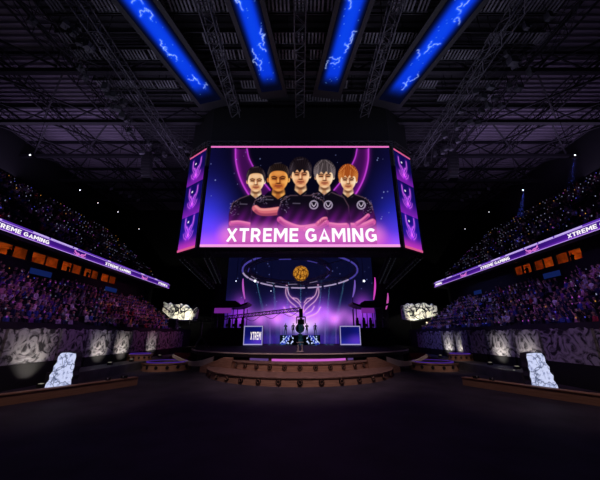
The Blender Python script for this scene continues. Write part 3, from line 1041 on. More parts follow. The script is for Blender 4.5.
# ================================================================== BLUE CEILING SCREENS
bl_m = screen_mat('blue_picture', 1.0)
for k, (a, b, wd, lab) in enumerate((((-8.65, 22.2), (-12.4, 8.9), 2.3, 'outer left'), ((-2.6, 20.9), (-4.4, 8.9), 1.95, 'inner left'), ((2.6, 20.9), (4.4, 8.9), 1.95, 'inner right'), ((8.65, 22.2), (12.4, 8.9), 2.3, 'outer right'))):
    t = thing('ceiling_screen', 'long blue lit screen with white swirls hung flat under the roof, %s of four' % lab, 'screen', (a[0], a[1], 24.5), 'blue ceiling screens')
    A, B = Vector((*a, 24.4)), Vector((*b, 24.4))
    d = (B - A).normalized()
    sd = Vector((d.y, -d.x, 0))
    nu2, nv2 = 36, 260
    U, V = uvgrid(nu2, nv2)
    LN = (B - A).length
    P = Paint((U - .5) * wd, V * LN)
    P.c[:] = (4, 6, 26)
    P.mix((1 - sm(.35, 1.0, np.abs(U - .5) * 2)) * sm(0.03, .16, V), (8, 54, 222))
    P.mix((1 - sm(.1, .6, np.abs(U - .5) * 2)) * sm(0.1, .4, V) * .45, (14, 80, 250))
    r4 = random.Random(20 + k)
    for cx, cy in (((-.45, 2.3), (.3, 5.4), (-.2, 8.6), (.3, 11.5)) if k in (0, 3) else ((.55, 3.0), (-.5, 4.6), (.3, 7.8), (-.2, 10.8))):
        for q in range(3):
            pts = [(cx + r4.uniform(-.2, .2), cy - .7 + q * .5)]
            an = r4.uniform(1.0, 2.1)
            for _ in range(9):
                an = 1.57 + (an - 1.57) * .7 + r4.uniform(-1.3, 1.3)
                pts.append((np.clip(pts[-1][0] + .11 * math.cos(an), -.8, .8), pts[-1][1] + .13 * math.sin(an)))
            dd = P.dist(smooth_pts(pts, 3))
            P.add(np.exp(-(dd / .1) ** 2) * .25, (90, 130, 200))
            P.mix((1 - sm(.005, .05, dd)) * .7, (205, 220, 255))
    for _ in range(30):
        P.mix(P.ell(r4.uniform(-.7, .7), r4.uniform(.8, LN), .035, .035, .5) * .6, (120, 180, 255))
    grid_screen('picture', nu2, nv2, lambda u, v: tuple(A + sd * ((u - .5) * wd) + d * (v * LN)), P.linear(), bl_m, t)
    mb = MB()
    o2 = [A - d * .9 + sd * (wd * .68), A - d * .9 - sd * (wd * .68), B - sd * (wd * .68), B + sd * (wd * .68)]
    mb.prism([(p.x, p.y) for p in o2], lambda p, kk: (p[0], p[1], 24.43 if kk == 0 else 24.58))
    mb.build('back_panel', M['blackmetal'], t)
    mb = MB()
    for q in (0.05, .35, .65, .95):
        p = A.lerp(B, q)
        for e in (-.9, .9): mb.bar((p.x + e, p.y, 24.55), (p.x + e, p.y, 27.2), .03)
    mb.build('hanger', M['steel'], t)

# ================================================================== RIBBON BOARDS
for s, nm in ((-1, 'left'), (1, 'right')):
    YR = 49.2 if s < 0 else 47.8
    t = thing('ribbon_board', 'long purple LED ribbon board with white lettering on the %s upper stand front' % nm, 'screen', (s * 22.5, 27, 10.4), 'LED ribbon boards')
    mb = MB()
    mb.b2(s * 22.42, s * 22.6, 8, YR, 10.38, 10.95)
    nv2, nu2 = 9, 200
    U, V = uvgrid(nu2, nv2)
    P = Paint(U * 39.5, V)
    P.c[:] = (48, 16, 112)
    P.mix(sm(.55, 1., V) * .6, (126, 44, 200))
    P.mix((1 - sm(.0, .35, V)) * .4, (34, 14, 100))
    P.add(.35 * (.5 + .5 * np.sin(U * 39.5 / 12.7 * 2 * PI + 1.2)), (60, 20, 70))
    bk = mb.build('back_box', M['blackmetal'], t)
    xs = s * 22.40
    fa, fb = (8.0, YR) if s < 0 else (YR, 8.0)
    grid_screen('ribbon_screen', nu2, nv2, lambda u, v: (xs, fa + (fb - fa) * u, 10.95 - .56 * v), P.linear(), screen_mat('ribbon_picture_' + nm, 1.0), t)
    ln = MB()
    ln.b2(s * 22.36, s * 22.42, 8, YR, 10.35, 10.39); ln.b2(s * 22.36, s * 22.42, 8, YR, 10.94, 10.98)
    ln.build('edge_line', M['ribbonline'], t)
    up = MB(); up.b2(s * 22.52, s * 22.6, 8, YR, 11.02, 11.18); up.build('upper_strip', emit('upper_strip', srgb(92, 50, 175), 1.0), t)
    up_m = emit('upper_white', srgb(200, 180, 240), 1.0)
    yy = 9.0
    while yy < 46.5:
        L = random.choice((.5, .9, 1.6, 2.6))
        if random.random() < .45:
            dash = MB(); dash.b2(s * 22.49, s * 22.52, yy, min(47.3, yy + L), 11.05, 11.15); dash.build('upper_dash', up_m, t)  # glowing white dashes of random length along the upper strip
        yy += L + .2
    rw_ = emit('ribbon_white', (1, .94, 1), 1.0, False)
    for y0 in ((8.2, 19.2, 32.2) if s < 0 else (8.2, 17.5, 29.7)):
        if s < 0: text_parts('XTREME GAMING', (-22.39, y0, 10.49), (0, 1, 0), (0, 0, 1), 5.2, .34, rw_, t)
        else: text_parts('XTREME GAMING', (22.39, y0 + 5.2, 10.49), (0, -1, 0), (0, 0, 1), 5.2, .34, rw_, t)
    if s < 0: text_parts('XTREME G', (-22.39, 45.2, 10.49), (0, 1, 0), (0, 0, 1), 3.2, .34, rw_, t)
    else: text_parts('MING', (22.39, 47.3, 10.49), (0, -1, 0), (0, 0, 1), 2.2, .34, rw_, t)
    t.location.z += .13
    for y0 in ((15.6, 28.2, 41.0) if s < 0 else (14.6, 26.6, 38.8)):
        mb = MB()
        for st in EMB:
            mb.tube([(s * 22.38, y0 + a * .75, 10.66 + b * .23) for a, b in st], .03, 3)
        mb.build('emblem', M['pink'], t)

# blue name signs under the suites
for s, y0, y1, nm in ((-1, 24.6, 27.0, 'on the left, nearer the camera'), (-1, 34.8, 37.2, 'on the left, farther off'), (1, 25.6, 27.6, 'on the right, nearer the camera'), (1, 37.5, 39.3, 'on the right, farther off')):
    t = thing('wall_sign', 'small dim blue sign on the wall below the suites %s' % nm, 'sign', (s * 23.7, y0, 8.0))
    mb = MB(); mb.b2(s * 23.62, s * 23.75, y0, y1, 8.05, 8.65); mb.build('sign_box', M['blackmetal'], t)
    mb = MB(); mb.b2(s * 23.60, s * 23.62, y0 + .06, y1 - .06, 8.1, 8.6); mb.build('sign_face', M['signblue'], t)

# ================================================================== ROUND STAGE
st = thing('round_stage', 'round wooden stage with curved front steps and black medallions under a black deck', 'stage', (0, 33, 0))
mb = MB()
mb.lathe((0, 36, 0), [(0, 1.6), (11.9, 1.6), (12.0, 1.55), (12.0, 1.28), (11.85, 1.22), (11.4, 1.2), (11.4, 0)], 96)
mb.b2(-14.3, 14.3, 37, 51, 0.0, 1.59)
mb.build('deck', M['deck'], st, False)
mb = MB(); mb.lathe((0, 36, 0), [(11.9, 1.61), (12.03, 1.6), (12.03, 1.52)], 96); mb.build('lip_trim', M['lip'], st)


def step(cy, R, z0, z1, amax, dphi, zmed, r):
    mb = MB()
    a0, a1 = -PI / 2 - amax, -PI / 2 + amax
    n = 60
    mb.lathe((0, cy, 0), [(R, z0), (R, z1 - .06)], n, 0, a0, a1)
    mb.lathe((0, cy, 0), [(R, z1 - .06), (R + .05, z1 - .06), (R + .05, z1), (R - 3.2, z1)], n, 1, a0, a1)
    for a in (a0, a1):
        c, s_ = math.cos(a), math.sin(a)
        mb.poly([(R * c, cy + R * s_, z0), (R * c, cy + R * s_, z1), ((R - 3.2) * c, cy + (R - 3.2) * s_, z1), ((R - 3.2) * c, cy + (R - 3.2) * s_, z0)])
    o = mb.build('step', [M['wood'], M['tread']], st)
    k = int(amax / dphi)
    for i in range(-k, k + 1):
        a = -PI / 2 + i * dphi
        md = MB()
        nrm = Vector((math.cos(a), math.sin(a), 0)); tg = Vector((-nrm.y, nrm.x, 0))
        c = Vector((0, cy, zmed)) + nrm * R
        pts = [(math.cos(q) * r, math.sin(q) * r) for q in np.linspace(0, 2 * PI, 15)[:-1]]
        md.prism(pts, lambda p, kk: c + tg * p[0] + Vector((0, 0, p[1])) + nrm * (.0 if kk == 0 else .05))
        md.tube([c + nrm * .06 + tg * (p[0] * .6) + Vector((0, 0, p[1] * .6)) for p in pts], r * .13, 4, 1, True)
        m_ = md.build('medallion', [M['medal'], M['medalring']], o)
    return o


s1 = step(26.75, 7.6, 0, 0.52, 1.45, 0.172, 0.27, 0.18)
s2 = step(28.8, 6.85, 0.4, 1.04, 1.35, 0.16, 0.79, 0.18)
mb = MB(); mb.lathe((0, 31, 0), [(7.0, .95), (7.0, 1.26), (4.0, 1.26)], 60, 0, -PI / 2 - .9, -PI / 2 + .9)
s3 = mb.build('step', M['tread'], st)
for (a0, a1, m_) in ((-.62, -.36, 'dim'), (-.32, .55, 'pink'), (.58, .7, 'dim')):
    mb = MB(); mb.lathe((0, 31, 0), [(7.03, 1.04), (7.05, 1.04), (7.05, 1.2), (7.03, 1.2)], 40, 0, -PI / 2 + a0, -PI / 2 + a1)
    mb.build('light_strip', emit('strip_pink', srgb(205, 100, 205), .95) if m_ == 'pink' else emit('strip_dim', srgb(110, 80, 150), .6), s3)
# wing panels each side of the steps with the dark sweep behind them
for s in (-1, 1):
    mb = MB()
    mb.prism([(5.3, 1.25), (6.2, 1.25), (8.5, .4), (8.5, .0), (5.3, .0)], lambda p, k: (s * p[0], 24.1 + (p[0] - 5.3) * .75 + (0 if k == 0 else .6), p[1]))
    mb.build('wing_panel', M['wood'], st)
    mb = MB()
    out = smooth_pts([(7.4, 1.22), (9.0, .8), (10.4, .75), (12.2, 1.2)], 6) + smooth_pts([(12.2, .95), (10.5, .45), (9.3, .35), (7.4, .5)], 6)
    mb.prism(out, lambda p, k: (s * p[0], 26.4 + (p[0] - 7.4) * .65 + (0 if k == 0 else .25), p[1]))
    mb.build('wing_sweep', M['lip'], st)
# slim pale lectern posts at the deck edge
t = thing('display_stand', 'slim pale two-post stand at the front edge of the round stage', 'stand', (0, 27, 1.6))
mb = MB(); mb.box((0, 26.6, 1.63), (.6, .4, .06)); mb.build('base', M['lip'], t)
for dx in (-.17, .17):
    mb = MB(); mb.bar((dx, 26.6, 1.65), (dx, 26.6, 2.35), .045, 6); mb.build('post', M['lip'], t)
mb = MB(); mb.box((0, 26.6, 2.37), (.6, .35, .05)); mb.build('top_plate', M['lip'], t)

# ================================================================== BACKDROP SCREEN
bd = thing('backdrop_screen', 'tall curved stage screen with pink winged emblem over violet glow', 'screen', (0, 50, 1.6))


def bdf(u, v):
    x = -12.2 + 24.4 * u
    return (x, 50 - x * x / 70, 17.5 - 15.9 * v)


nu, nv = 300, 200
U, V = uvgrid(nu, nv)
X = -12.2 + 24.4 * U
Z = 17.5 - 15.9 * V
px, py = project(X, 50 - X * X / 70, Z)
P = Paint(px, py)
P.c[:] = (8, 10, 40)
hr = np.abs(px - 302)
P.mix(sm(285, 312, py) * .5, (22, 22, 100))
G = lambda cx, cy, sx, sy: np.exp(-((hr - cx) / sx) ** 2 - ((py - cy) / sy) ** 2)
wob = .8 + .2 * np.sin(px * .33 + 1.1) * np.sin(py * .21)
P.add(G(36, 318, 22, 10) * wob, (215, 112, 185))
P.add(G(0, 318, 24, 14), (120, 60, 140))
P.add(G(0, 327, 17, 9), (140, 150, 130))
P.add(G(60, 303, 9, 10), (95, 32, 92))
P.add(G(66, 318, 12, 12), (90, 20, 110))
P.add(G(20, 306, 12, 12) * .7, (90, 40, 110))
P.mix(sm(331, 338, py) * .6, (74, 40, 170))
for x0 in (262, 270, 281, 325, 336, 346, 356):
    P.mix((1 - sm(.2, .8, np.abs(px - x0))) * sm(318, 335, py) * .3, (190, 150, 240))
r5 = random.Random(3)
for _ in range(60):
    P.mix(P.ell(r5.uniform(215, 390), r5.uniform(262, 318), .5, .5, .6) * r5.uniform(.2, .7), (140, 150, 230))
for stt in EMB:
    pts = [(302.3 + a * 16.5, 300.5 - b * 17) for a, b in stt]
    d = P.dist(pts)
    P.add(np.exp(-(d / 1.6) ** 2) * .28, (150, 60, 110))
    P.mix((1 - sm(.05, .75, d)) * .8, (240, 196, 220))
bs = grid_screen('picture', nu, nv, bdf, P.linear(), screen_mat('backdrop_picture', 1.0), bd)
mb = MB()
pl = [bdf(u, 0)[:2] for u in np.linspace(0, 1, 25)]
mb.prism([(a, b + .05) for a, b in pl] + [(a, b + .4) for a, b in pl[::-1]], lambda p, k: (p[0], p[1], 1.6 if k == 0 else 17.6))
mb.build('frame', M['black'], bd)

# ================================================================== HANGING RING AND GLOBE
rc, R0, tilt = Vector((0, 36, 10.7)), 7.0, math.radians(-6.0)


def ringpt(a, r, dz=0, c=rc):
    yy = r * math.sin(a)
    return Vector((c.x + r * math.cos(a), c.y + yy * math.cos(tilt), c.z + yy * math.sin(tilt) + dz))


t = thing('ring_truss', 'large tilted round truss with lilac light bars hanging over the stage', 'truss', rc)
for nmr, r, cx in (('outer_ring', R0, 0), ('inner_ring', 4.9, -1.35)):
    c = Vector((cx, 36 if cx == 0 else 35.6, 10.7 if cx == 0 else 10.6))
    ch, wb = MB(), MB()
    N = 44
    for dr, dz in ((0, .2), (0, -.2), (.4, .2), (.4, -.2)):
        ch.tube([ringpt(2 * PI * i / N, r + dr, dz, c) for i in range(N)], .05, 4, 0, True)
    for i in range(N):
        a, b = 2 * PI * i / N, 2 * PI * (i + 1) / N
        wb.bar(ringpt(a, r, .2, c), ringpt(b, r + .4, .2, c), .025, 3)
        wb.bar(ringpt(a, r, -.2, c), ringpt(a, r + .4, .2, c), .025, 3)
        wb.bar(ringpt(a, r + .4, -.2, c), ringpt(b, r + .4, .2, c), .025, 3)
    o = ch.build(nmr, M['rig'], t); wb.build('truss_web', M['rig'], o)
    br = random.Random(5)
    for i in range(18 if cx == 0 else 10):
        a = 2 * PI * (i + .2) / (18 if cx == 0 else 10)
        if cx and br.random() < .3: continue
        L = (.29 if cx == 0 else .26)
        mb = MB()
        mb.tube([ringpt(a + L * q, r + .2, -.28, c) for q in np.linspace(0, 1, 6)], .11 if cx == 0 else .06, 5)
        far = math.sin(a) > .2
        mb.build('light_bar', emit('bar_glow', srgb(190, 170, 215) if far else srgb(105, 92, 220), (.7 if far else .4) if cx == 0 else .3), o)
sp = MB()
for a in (.4, 1.2, 2.0, 2.9, 3.9, 4.7, 5.6):
    sp.bar(ringpt(a, R0), ringpt(a + .1, 4.9, 0, Vector((-1.35, 35.6, 10.5))), .05)
    q_ = ringpt(a, R0 + .2, .2); sp.bar(q_, (q_.x * .95, q_.y, 27.0), .015)
sp.build('spoke', M['rig'], t)

gm = emit('globe_gold', (1, .5, .1), .75)
nt = gm.node_tree
e = [n for n in nt.nodes if n.type == 'EMISSION'][0]
tc = nt.nodes.new('ShaderNodeTexCoord'); vo = nt.nodes.new('ShaderNodeTexVoronoi'); vo.feature = 'DISTANCE_TO_EDGE'; vo.inputs['Scale'].default_value = 2.4
rp = nt.nodes.new('ShaderNodeValToRGB')
rp.color_ramp.elements[0].position = .03; rp.color_ramp.elements[0].color = (*srgb(80, 36, 12), 1)
rp.color_ramp.elements[1].position = .16; rp.color_ramp.elements[1].color = (*srgb(226, 150, 50), 1)
nt.links.new(tc.outputs['Object'], vo.inputs['Vector']); nt.links.new(vo.outputs['Distance'], rp.inputs['Fac']); nt.links.new(rp.outputs['Color'], e.inputs[0])
t = thing('hanging_globe', 'glowing orange patterned globe hanging inside the ring truss', 'lamp', (0.1, 36, 10.4))
mb = MB(); mb.ball((.1, 36, 10.4), .98, 28, 16); mb.build('globe', gm, t, True)
mb = MB(); mb.tube([(.1 + 1.02 * math.cos(a), 36 + 1.02 * math.sin(a) * .4, 10.4 + 1.02 * math.sin(a) * .92) for a in np.linspace(0, 2 * PI, 28)[:-1]], .05, 4, 0, True); mb.build('band', M['medalring'], t)
mb = MB(); mb.bar((.1, 36, 11.35), (.1, 36, 27.2), .03); mb.build('hanging_cable', M['rig'], t)

# thin stage haze in front of the backdrop, with narrow teal beams dropping from the ring
hm_ = bpy.data.materials.new('stage_haze')
hm_.use_nodes = True
nt = hm_.node_tree
nt.nodes.clear()
o_ = nt.nodes.new('ShaderNodeOutputMaterial')
vs = nt.nodes.new('ShaderNodeVolumeScatter')
vs.inputs['Color'].default_value = (1, 1, 1, 1)
vs.inputs['Density'].default_value = 0.006
nt.links.new(vs.outputs[0], o_.inputs['Volume'])
mb = MB(); mb.b2(-13, 13, 43.3, 46.6, 1.7, 15)
o = mb.build('stage_haze', hm_); tag(o, 'thin haze over the back of the stage', 'haze', None, 'stuff')
for x0, x1 in ((-6.8, -4.6), (-4.2, -3.2), (-1.6, -2.2), (0.1, 0.1), (3.4, 2.4), (4.6, 3.8), (6.9, 4.9)):
    light('SPOT', (x0, 43.9, 11.2), (x1, 43.9, 3), 75000, (.16, .55, .9), .03, 6, .5)

# ================================================================== STAGE FURNITURE
pd = thing('podium', 'black player podium with blue white lit ornament at stage centre', 'podium', (0, 45.4, 1.6))
mb = MB()
mb.prism([(-3.0, 44.9), (-2.2, 44.3), (2.2, 44.3), (3.0, 44.9), (3.0, 47.6), (-3.0, 47.6)], lambda p, k: (p[0], p[1], 1.6 if k == 0 else 2.95))
mb.build('body', M['blackmetal'], pd)
for s in (-1, 1):
    mb = MB()
    r6 = random.Random(8)
    for i in range(22):
        a = r6.uniform(.9, 2.5)
        z = r6.uniform(1.75, 2.9)
        yf = 44.3 if a < 2.2 else 44.3 + (a - 2.2) * .75
        mb.ball((s * a, yf - .03, z), r6.uniform(.05, .13), 6, 4)
    mb.tube([(s * 2.9, 44.78, 1.8), (s * 2.35, 44.3, 2.3), (s * 1.9, 44.24, 2.8)], .05, 4)
    mb.build('light_ornament', emit('ornament', srgb(190, 205, 255), 1.0, False), pd)
    mb = MB()
    mb.prism([(2.2, 1.65), (2.9, 1.65), (2.0, 2.9), (1.2, 2.9)], lambda p, k: (s * p[0], 44.24 + max(0, p[0] - 2.2) * .75 - (0 if k == 0 else .02), p[1]))
    mb.build('blue_panel', emit('podium_blue', srgb(50, 60, 190), .8, False), pd)
t = thing('trophy', 'dark round shield trophy standing on the podium', 'trophy', (0, 45, 2.95))
mb = MB(); mb.lathe((0, 45.0, 2.95), [(0, 0), (.4, 0), (.35, .12), (.12, .2), (.1, .35), (0, .35)], 16); mb.build('foot', M['medal'], t)
mb = MB()
c = Vector((0, 45, 3.9))
mb.prism([(math.cos(q) * .68, math.sin(q) * .68) for q in np.linspace(0, 2 * PI, 29)[:-1]], lambda p, k: c + Vector((p[0], -.1 if k else .1, p[1])))
sh = mb.build('shield', M['medal'], t)
mb = MB(); mb.tube([c + Vector((.5 * math.cos(q), -.13, .5 * math.sin(q))) for q in np.linspace(0, 2 * PI, 25)[:-1]], .05, 4, 0, True); mb.build('rim', M['lip'], sh)

for s, nm in ((-1, 'left'), (1, 'right')):
    # lit front desk panel
    t = thing('desk_screen', ('lit desk screen with white letters at the left of the stage' if s < 0 else 'lit blue desk screen without letters at the right of the stage'), 'screen', (s * 6.2, 40, 1.6), 'desk screens beside the podium')
    x0, x1 = (-7.45, -4.95) if s < 0 else (8.0, 5.3)
    mb = MB(); mb.b2(x0, x1, 40.05, 40.9, 1.6, 4.1); mb.build('cabinet', M['blackmetal'], t)
    fr = MB()
    for (a, b, c_, d) in ((x0, x1, 1.7, 1.85), (x0, x1, 4.0, 4.12), (x0, x0 - s * .1, 1.85, 4.0), (x1, x1 + s * .1, 1.85, 4.0)):
        fr.b2(a, b, 39.95, 40.05, c_, d)
    fr.build('light_frame', emit('frame_white', srgb(190, 180, 240), .65), t)
    nu2, nv2 = 30, 30
    U, V = uvgrid(nu2, nv2)
    P = Paint(U, V); P.c[:] = (16, 22, 120)
    P.mix(sm(.3, 1, V) * .5, (60, 60, 220)); P.mix(P.ell(.25, .3, .5, .5, .9) * .5, (10, 10, 60)); P.mix(P.ell(.8, .8, .4, .3, .9) * .5, (130, 60, 220))
    lo, hi = min(x0, x1) + .1, max(x0, x1) - .1
    grid_screen('picture', nu2, nv2, lambda u, v: (lo + (hi - lo) * u, 40.02, 4.0 - 2.15 * v), P.linear(), screen_mat('desk_picture_' + nm, 1.0), t)
    if s < 0:
        mb = MB(); text_mesh('XTREM', mb, (-6.55, 40.0, 2.35), (1, 0, 0), (0, 0, 1), 1.4, 1.0, .03, .03)
        mb.build('lettering', emit('desk_white', (1, .9, .95), 1.0, False), t)
    # team booth: dark counter with monitors under a swept roof
    t = thing('team_booth', 'dark team booth with monitors and swept pagoda roof, %s of the podium' % nm, 'booth', (s * 10, 42, 1.6), 'team booths on the stage')
    mb = MB(); mb.b2(s * 7.7, s * 12.6, 41.2, 44.4, 1.6, 3.9); mb.build('counter', M['black'], t)
    for k in range(4):
        for j in range(2):
            mb = MB(); mb.bar((s * (7.9 + 4.4 * (k / 3)), 41.4 + j * 2.8, 3.9), (s * (7.9 + 4.4 * (k / 3)), 41.4 + j * 2.8, 6.6), .06, 6)
            mb.build('post', M['blackmetal'], t)
    mb = MB()
    mb.prism(smooth_pts([(7.3, 7.35), (8.6, 6.95), (10.1, 6.9), (11.6, 6.95), (12.9, 7.4)], 4) + smooth_pts([(12.8, 7.15), (11.6, 6.65), (10.1, 6.6), (8.6, 6.65), (7.4, 7.1)], 4),
             lambda p, k: (s * p[0], 40.9 if k == 0 else 44.6, p[1]))
    mb.build('roof', M['steel'], t)
    mb = MB(); mb.prism([(8.5, 6.95), (11.7, 6.95), (11.0, 7.6), (9.2, 7.6)], lambda p, k: (s * p[0], 41.6 if k == 0 else 43.9, p[1])); mb.build('roof_ridge', M['steel'], t)
    mb = MB(); mb.b2(s * (8.6 if s > 0 else 9.6), s * (10.4 if s > 0 else 12.0), 41.25, 41.3, 5.85, 6.55); mb.build('banner', emit('booth_banner', srgb(120, 40, 150), .8, False), t)
    for k in range(5):
        x = s * (8.2 + k * .95)
        mb = MB(); mb.b2(x - .33, x + .33, 41.9, 41.96, 4.05, 4.45); mb.b2(x - .05, x + .05, 41.96, 42.02, 3.9, 4.2); mo = mb.build('monitor', M['speaker'], t)
        mb = MB(); mb.b2(x - .3, x + .3, 41.97, 41.98, 4.08, 4.42); mb.build('monitor_screen', M['monitor'], mo)
    for k in range(5):
        x = s * (8.2 + k * .95)
        for j in range(2):
            mb = MB(); mb.b2(x - .22, x + .22, 42.6, 42.72, 3.9, 5.0); mb.ball((x, 42.66, 5.15), .2, 8, 5)
            if j == 0: mb.build('gaming_chair', M['speaker'], t)

# glowing curved fins
for k, (x, y0, z0, z1, c, lab) in enumerate(((-8.75, 45, 8.2, 11.4, (190, 90, 200), 'left of the backdrop'), (8.4, 45, 8.5, 11.2, (120, 90, 190), 'right of the backdrop, innermost'), (11.6, 45, 8.1, 11.6, (225, 70, 200), 'right of the backdrop, tallest and brightest'), (13.1, 44, 6.6, 9.0, (190, 80, 170), 'right of the backdrop, outermost above booth roof'))):
    t = thing('light_fin', 'curved pink glowing fin standing %s' % lab, 'lamp', (x, y0, 1.6), 'glowing fins')
    sg = 1 if x > 0 else -1
    mb = MB(); mb.tube([(x - sg * .5 * (q ** 2) + sg * .25, y0, z0 + (z1 - z0) * (1 - q)) for q in np.linspace(0, 1, 9)], [.05 + .1 * math.sin(PI * q) for q in np.linspace(0.05, .95, 9)], 6)
    mb.build('glow_tube', emit('fin_glow', srgb(*c), .9), t)
    mb = MB(); mb.bar((x - sg * .25, y0, 1.6), (x - sg * .25, y0, z0), .05, 6); mb.build('post', M['blackmetal'], t)

# jib camera crane reaching over the stage
t = thing('camera_crane', 'black camera crane with long arm reaching from the left over the stage', 'crane', (-10.4, 31.6, 1.6))
mb = MB()
for a in (0.3, 2.4, 4.5): mb.bar((-10.4, 31.6, 2.9), (-10.4 + 1.0 * math.cos(a), 31.6 + 1.0 * math.sin(a), 1.62), .06, 6)
mb.bar((-10.4, 31.6, 2.6), (-10.4, 31.6, 4.4), .1, 8); mb.build('tripod', M['blackmetal'], t)
ch, wb = MB(), MB()
lattice(ch, wb, (-13.2, 31.8, 4.15), (0.1, 31.0, 5.55), .28, .32, 36, .045, .025)
a_ = ch.build('boom', M['blackmetal'], t); wb.build('boom_web', M['blackmetal'], a_)
mb = MB(); mb.b2(-13.9, -13.1, 31.5, 32.1, 3.7, 4.6); mb.build('counterweight', M['blackmetal'], t)
mb = MB(); mb.tube([(-6 + q * 6, 31.3, 4.7 + q * .7 - .45 * math.sin(3 * PI * q) ** 2) for q in np.linspace(0, 1, 24)], .03, 4); mb.build('cable', M['black'], t)
mb = MB(); mb.b2(-.1, .3, 30.85, 31.15, 4.75, 5.6); mb.box((.1, 31, 4.75), (.9, .3, .12)); mb.b2(-.4, -.3, 30.85, 31.15, 4.1, 4.75); mb.b2(.5, .6, 30.85, 31.15, 4.1, 4.75); hd = mb.build('remote_head', M['blackmetal'], t)
mb = MB(); mb.b2(-.25, .45, 30.5, 31.5, 4.0, 4.5); mb.b2(-.05, .25, 30.6, 31.2, 4.5, 4.65); cm = mb.build('camera_body', M['speaker'], t)
mb = MB(); mb.tube([(.1, 30.5, 4.25), (.1, 30.2, 4.25), (.1, 30.05, 4.25)], [.16, .18, .22], 10); mb.build('lens', M['darkglass'], cm)

# round sub-stages
def substage(x, y, R, z0, z1, lab):
    t = thing('round_platform', lab, 'platform', (x, y, z0), 'round sub-stages')
    mb = MB(); mb.lathe((x, y, 0), [(R, z0), (R, z1 - .08), (R + .06, z1 - .08), (R + .06, z1)], 40); b = mb.build('fascia', M['wood'], t)
    mb = MB(); mb.lathe((x, y, 0), [(R + .06, z1), (R * .8, z1), (R * .8, z1 + .02), (0, z1 + .02)], 40); mb.build('top', M['deck'], t)
    mb = MB(); mb.tube([(x + R * .82 * math.cos(a), y + R * .82 * math.sin(a), z1 + .03) for a in np.linspace(0, 2 * PI, 33)[:-1]], .04, 4, 0, True)
    mb.build('light_ring', emit('ring_purple', srgb(100, 55, 190), .45, False), t)
    for i in range(9):
        a = -PI / 2 + (i - 4) * .42
        n_ = Vector((math.cos(a), math.sin(a), 0)); tg = Vector((-n_.y, n_.x, 0))
        c = Vector((x, y, (z0 + z1) / 2)) + n_ * R
        mb = MB(); rr = .14 if R > 1.5 else .1
        mb.prism([(math.cos(q) * rr, math.sin(q) * rr) for q in np.linspace(0, 2 * PI, 13)[:-1]], lambda p, k: c + tg * p[0] + Vector((0, 0, p[1])) + n_ * (-.02 if k == 0 else .04))
        mb.build('medallion', M['medal'], b)


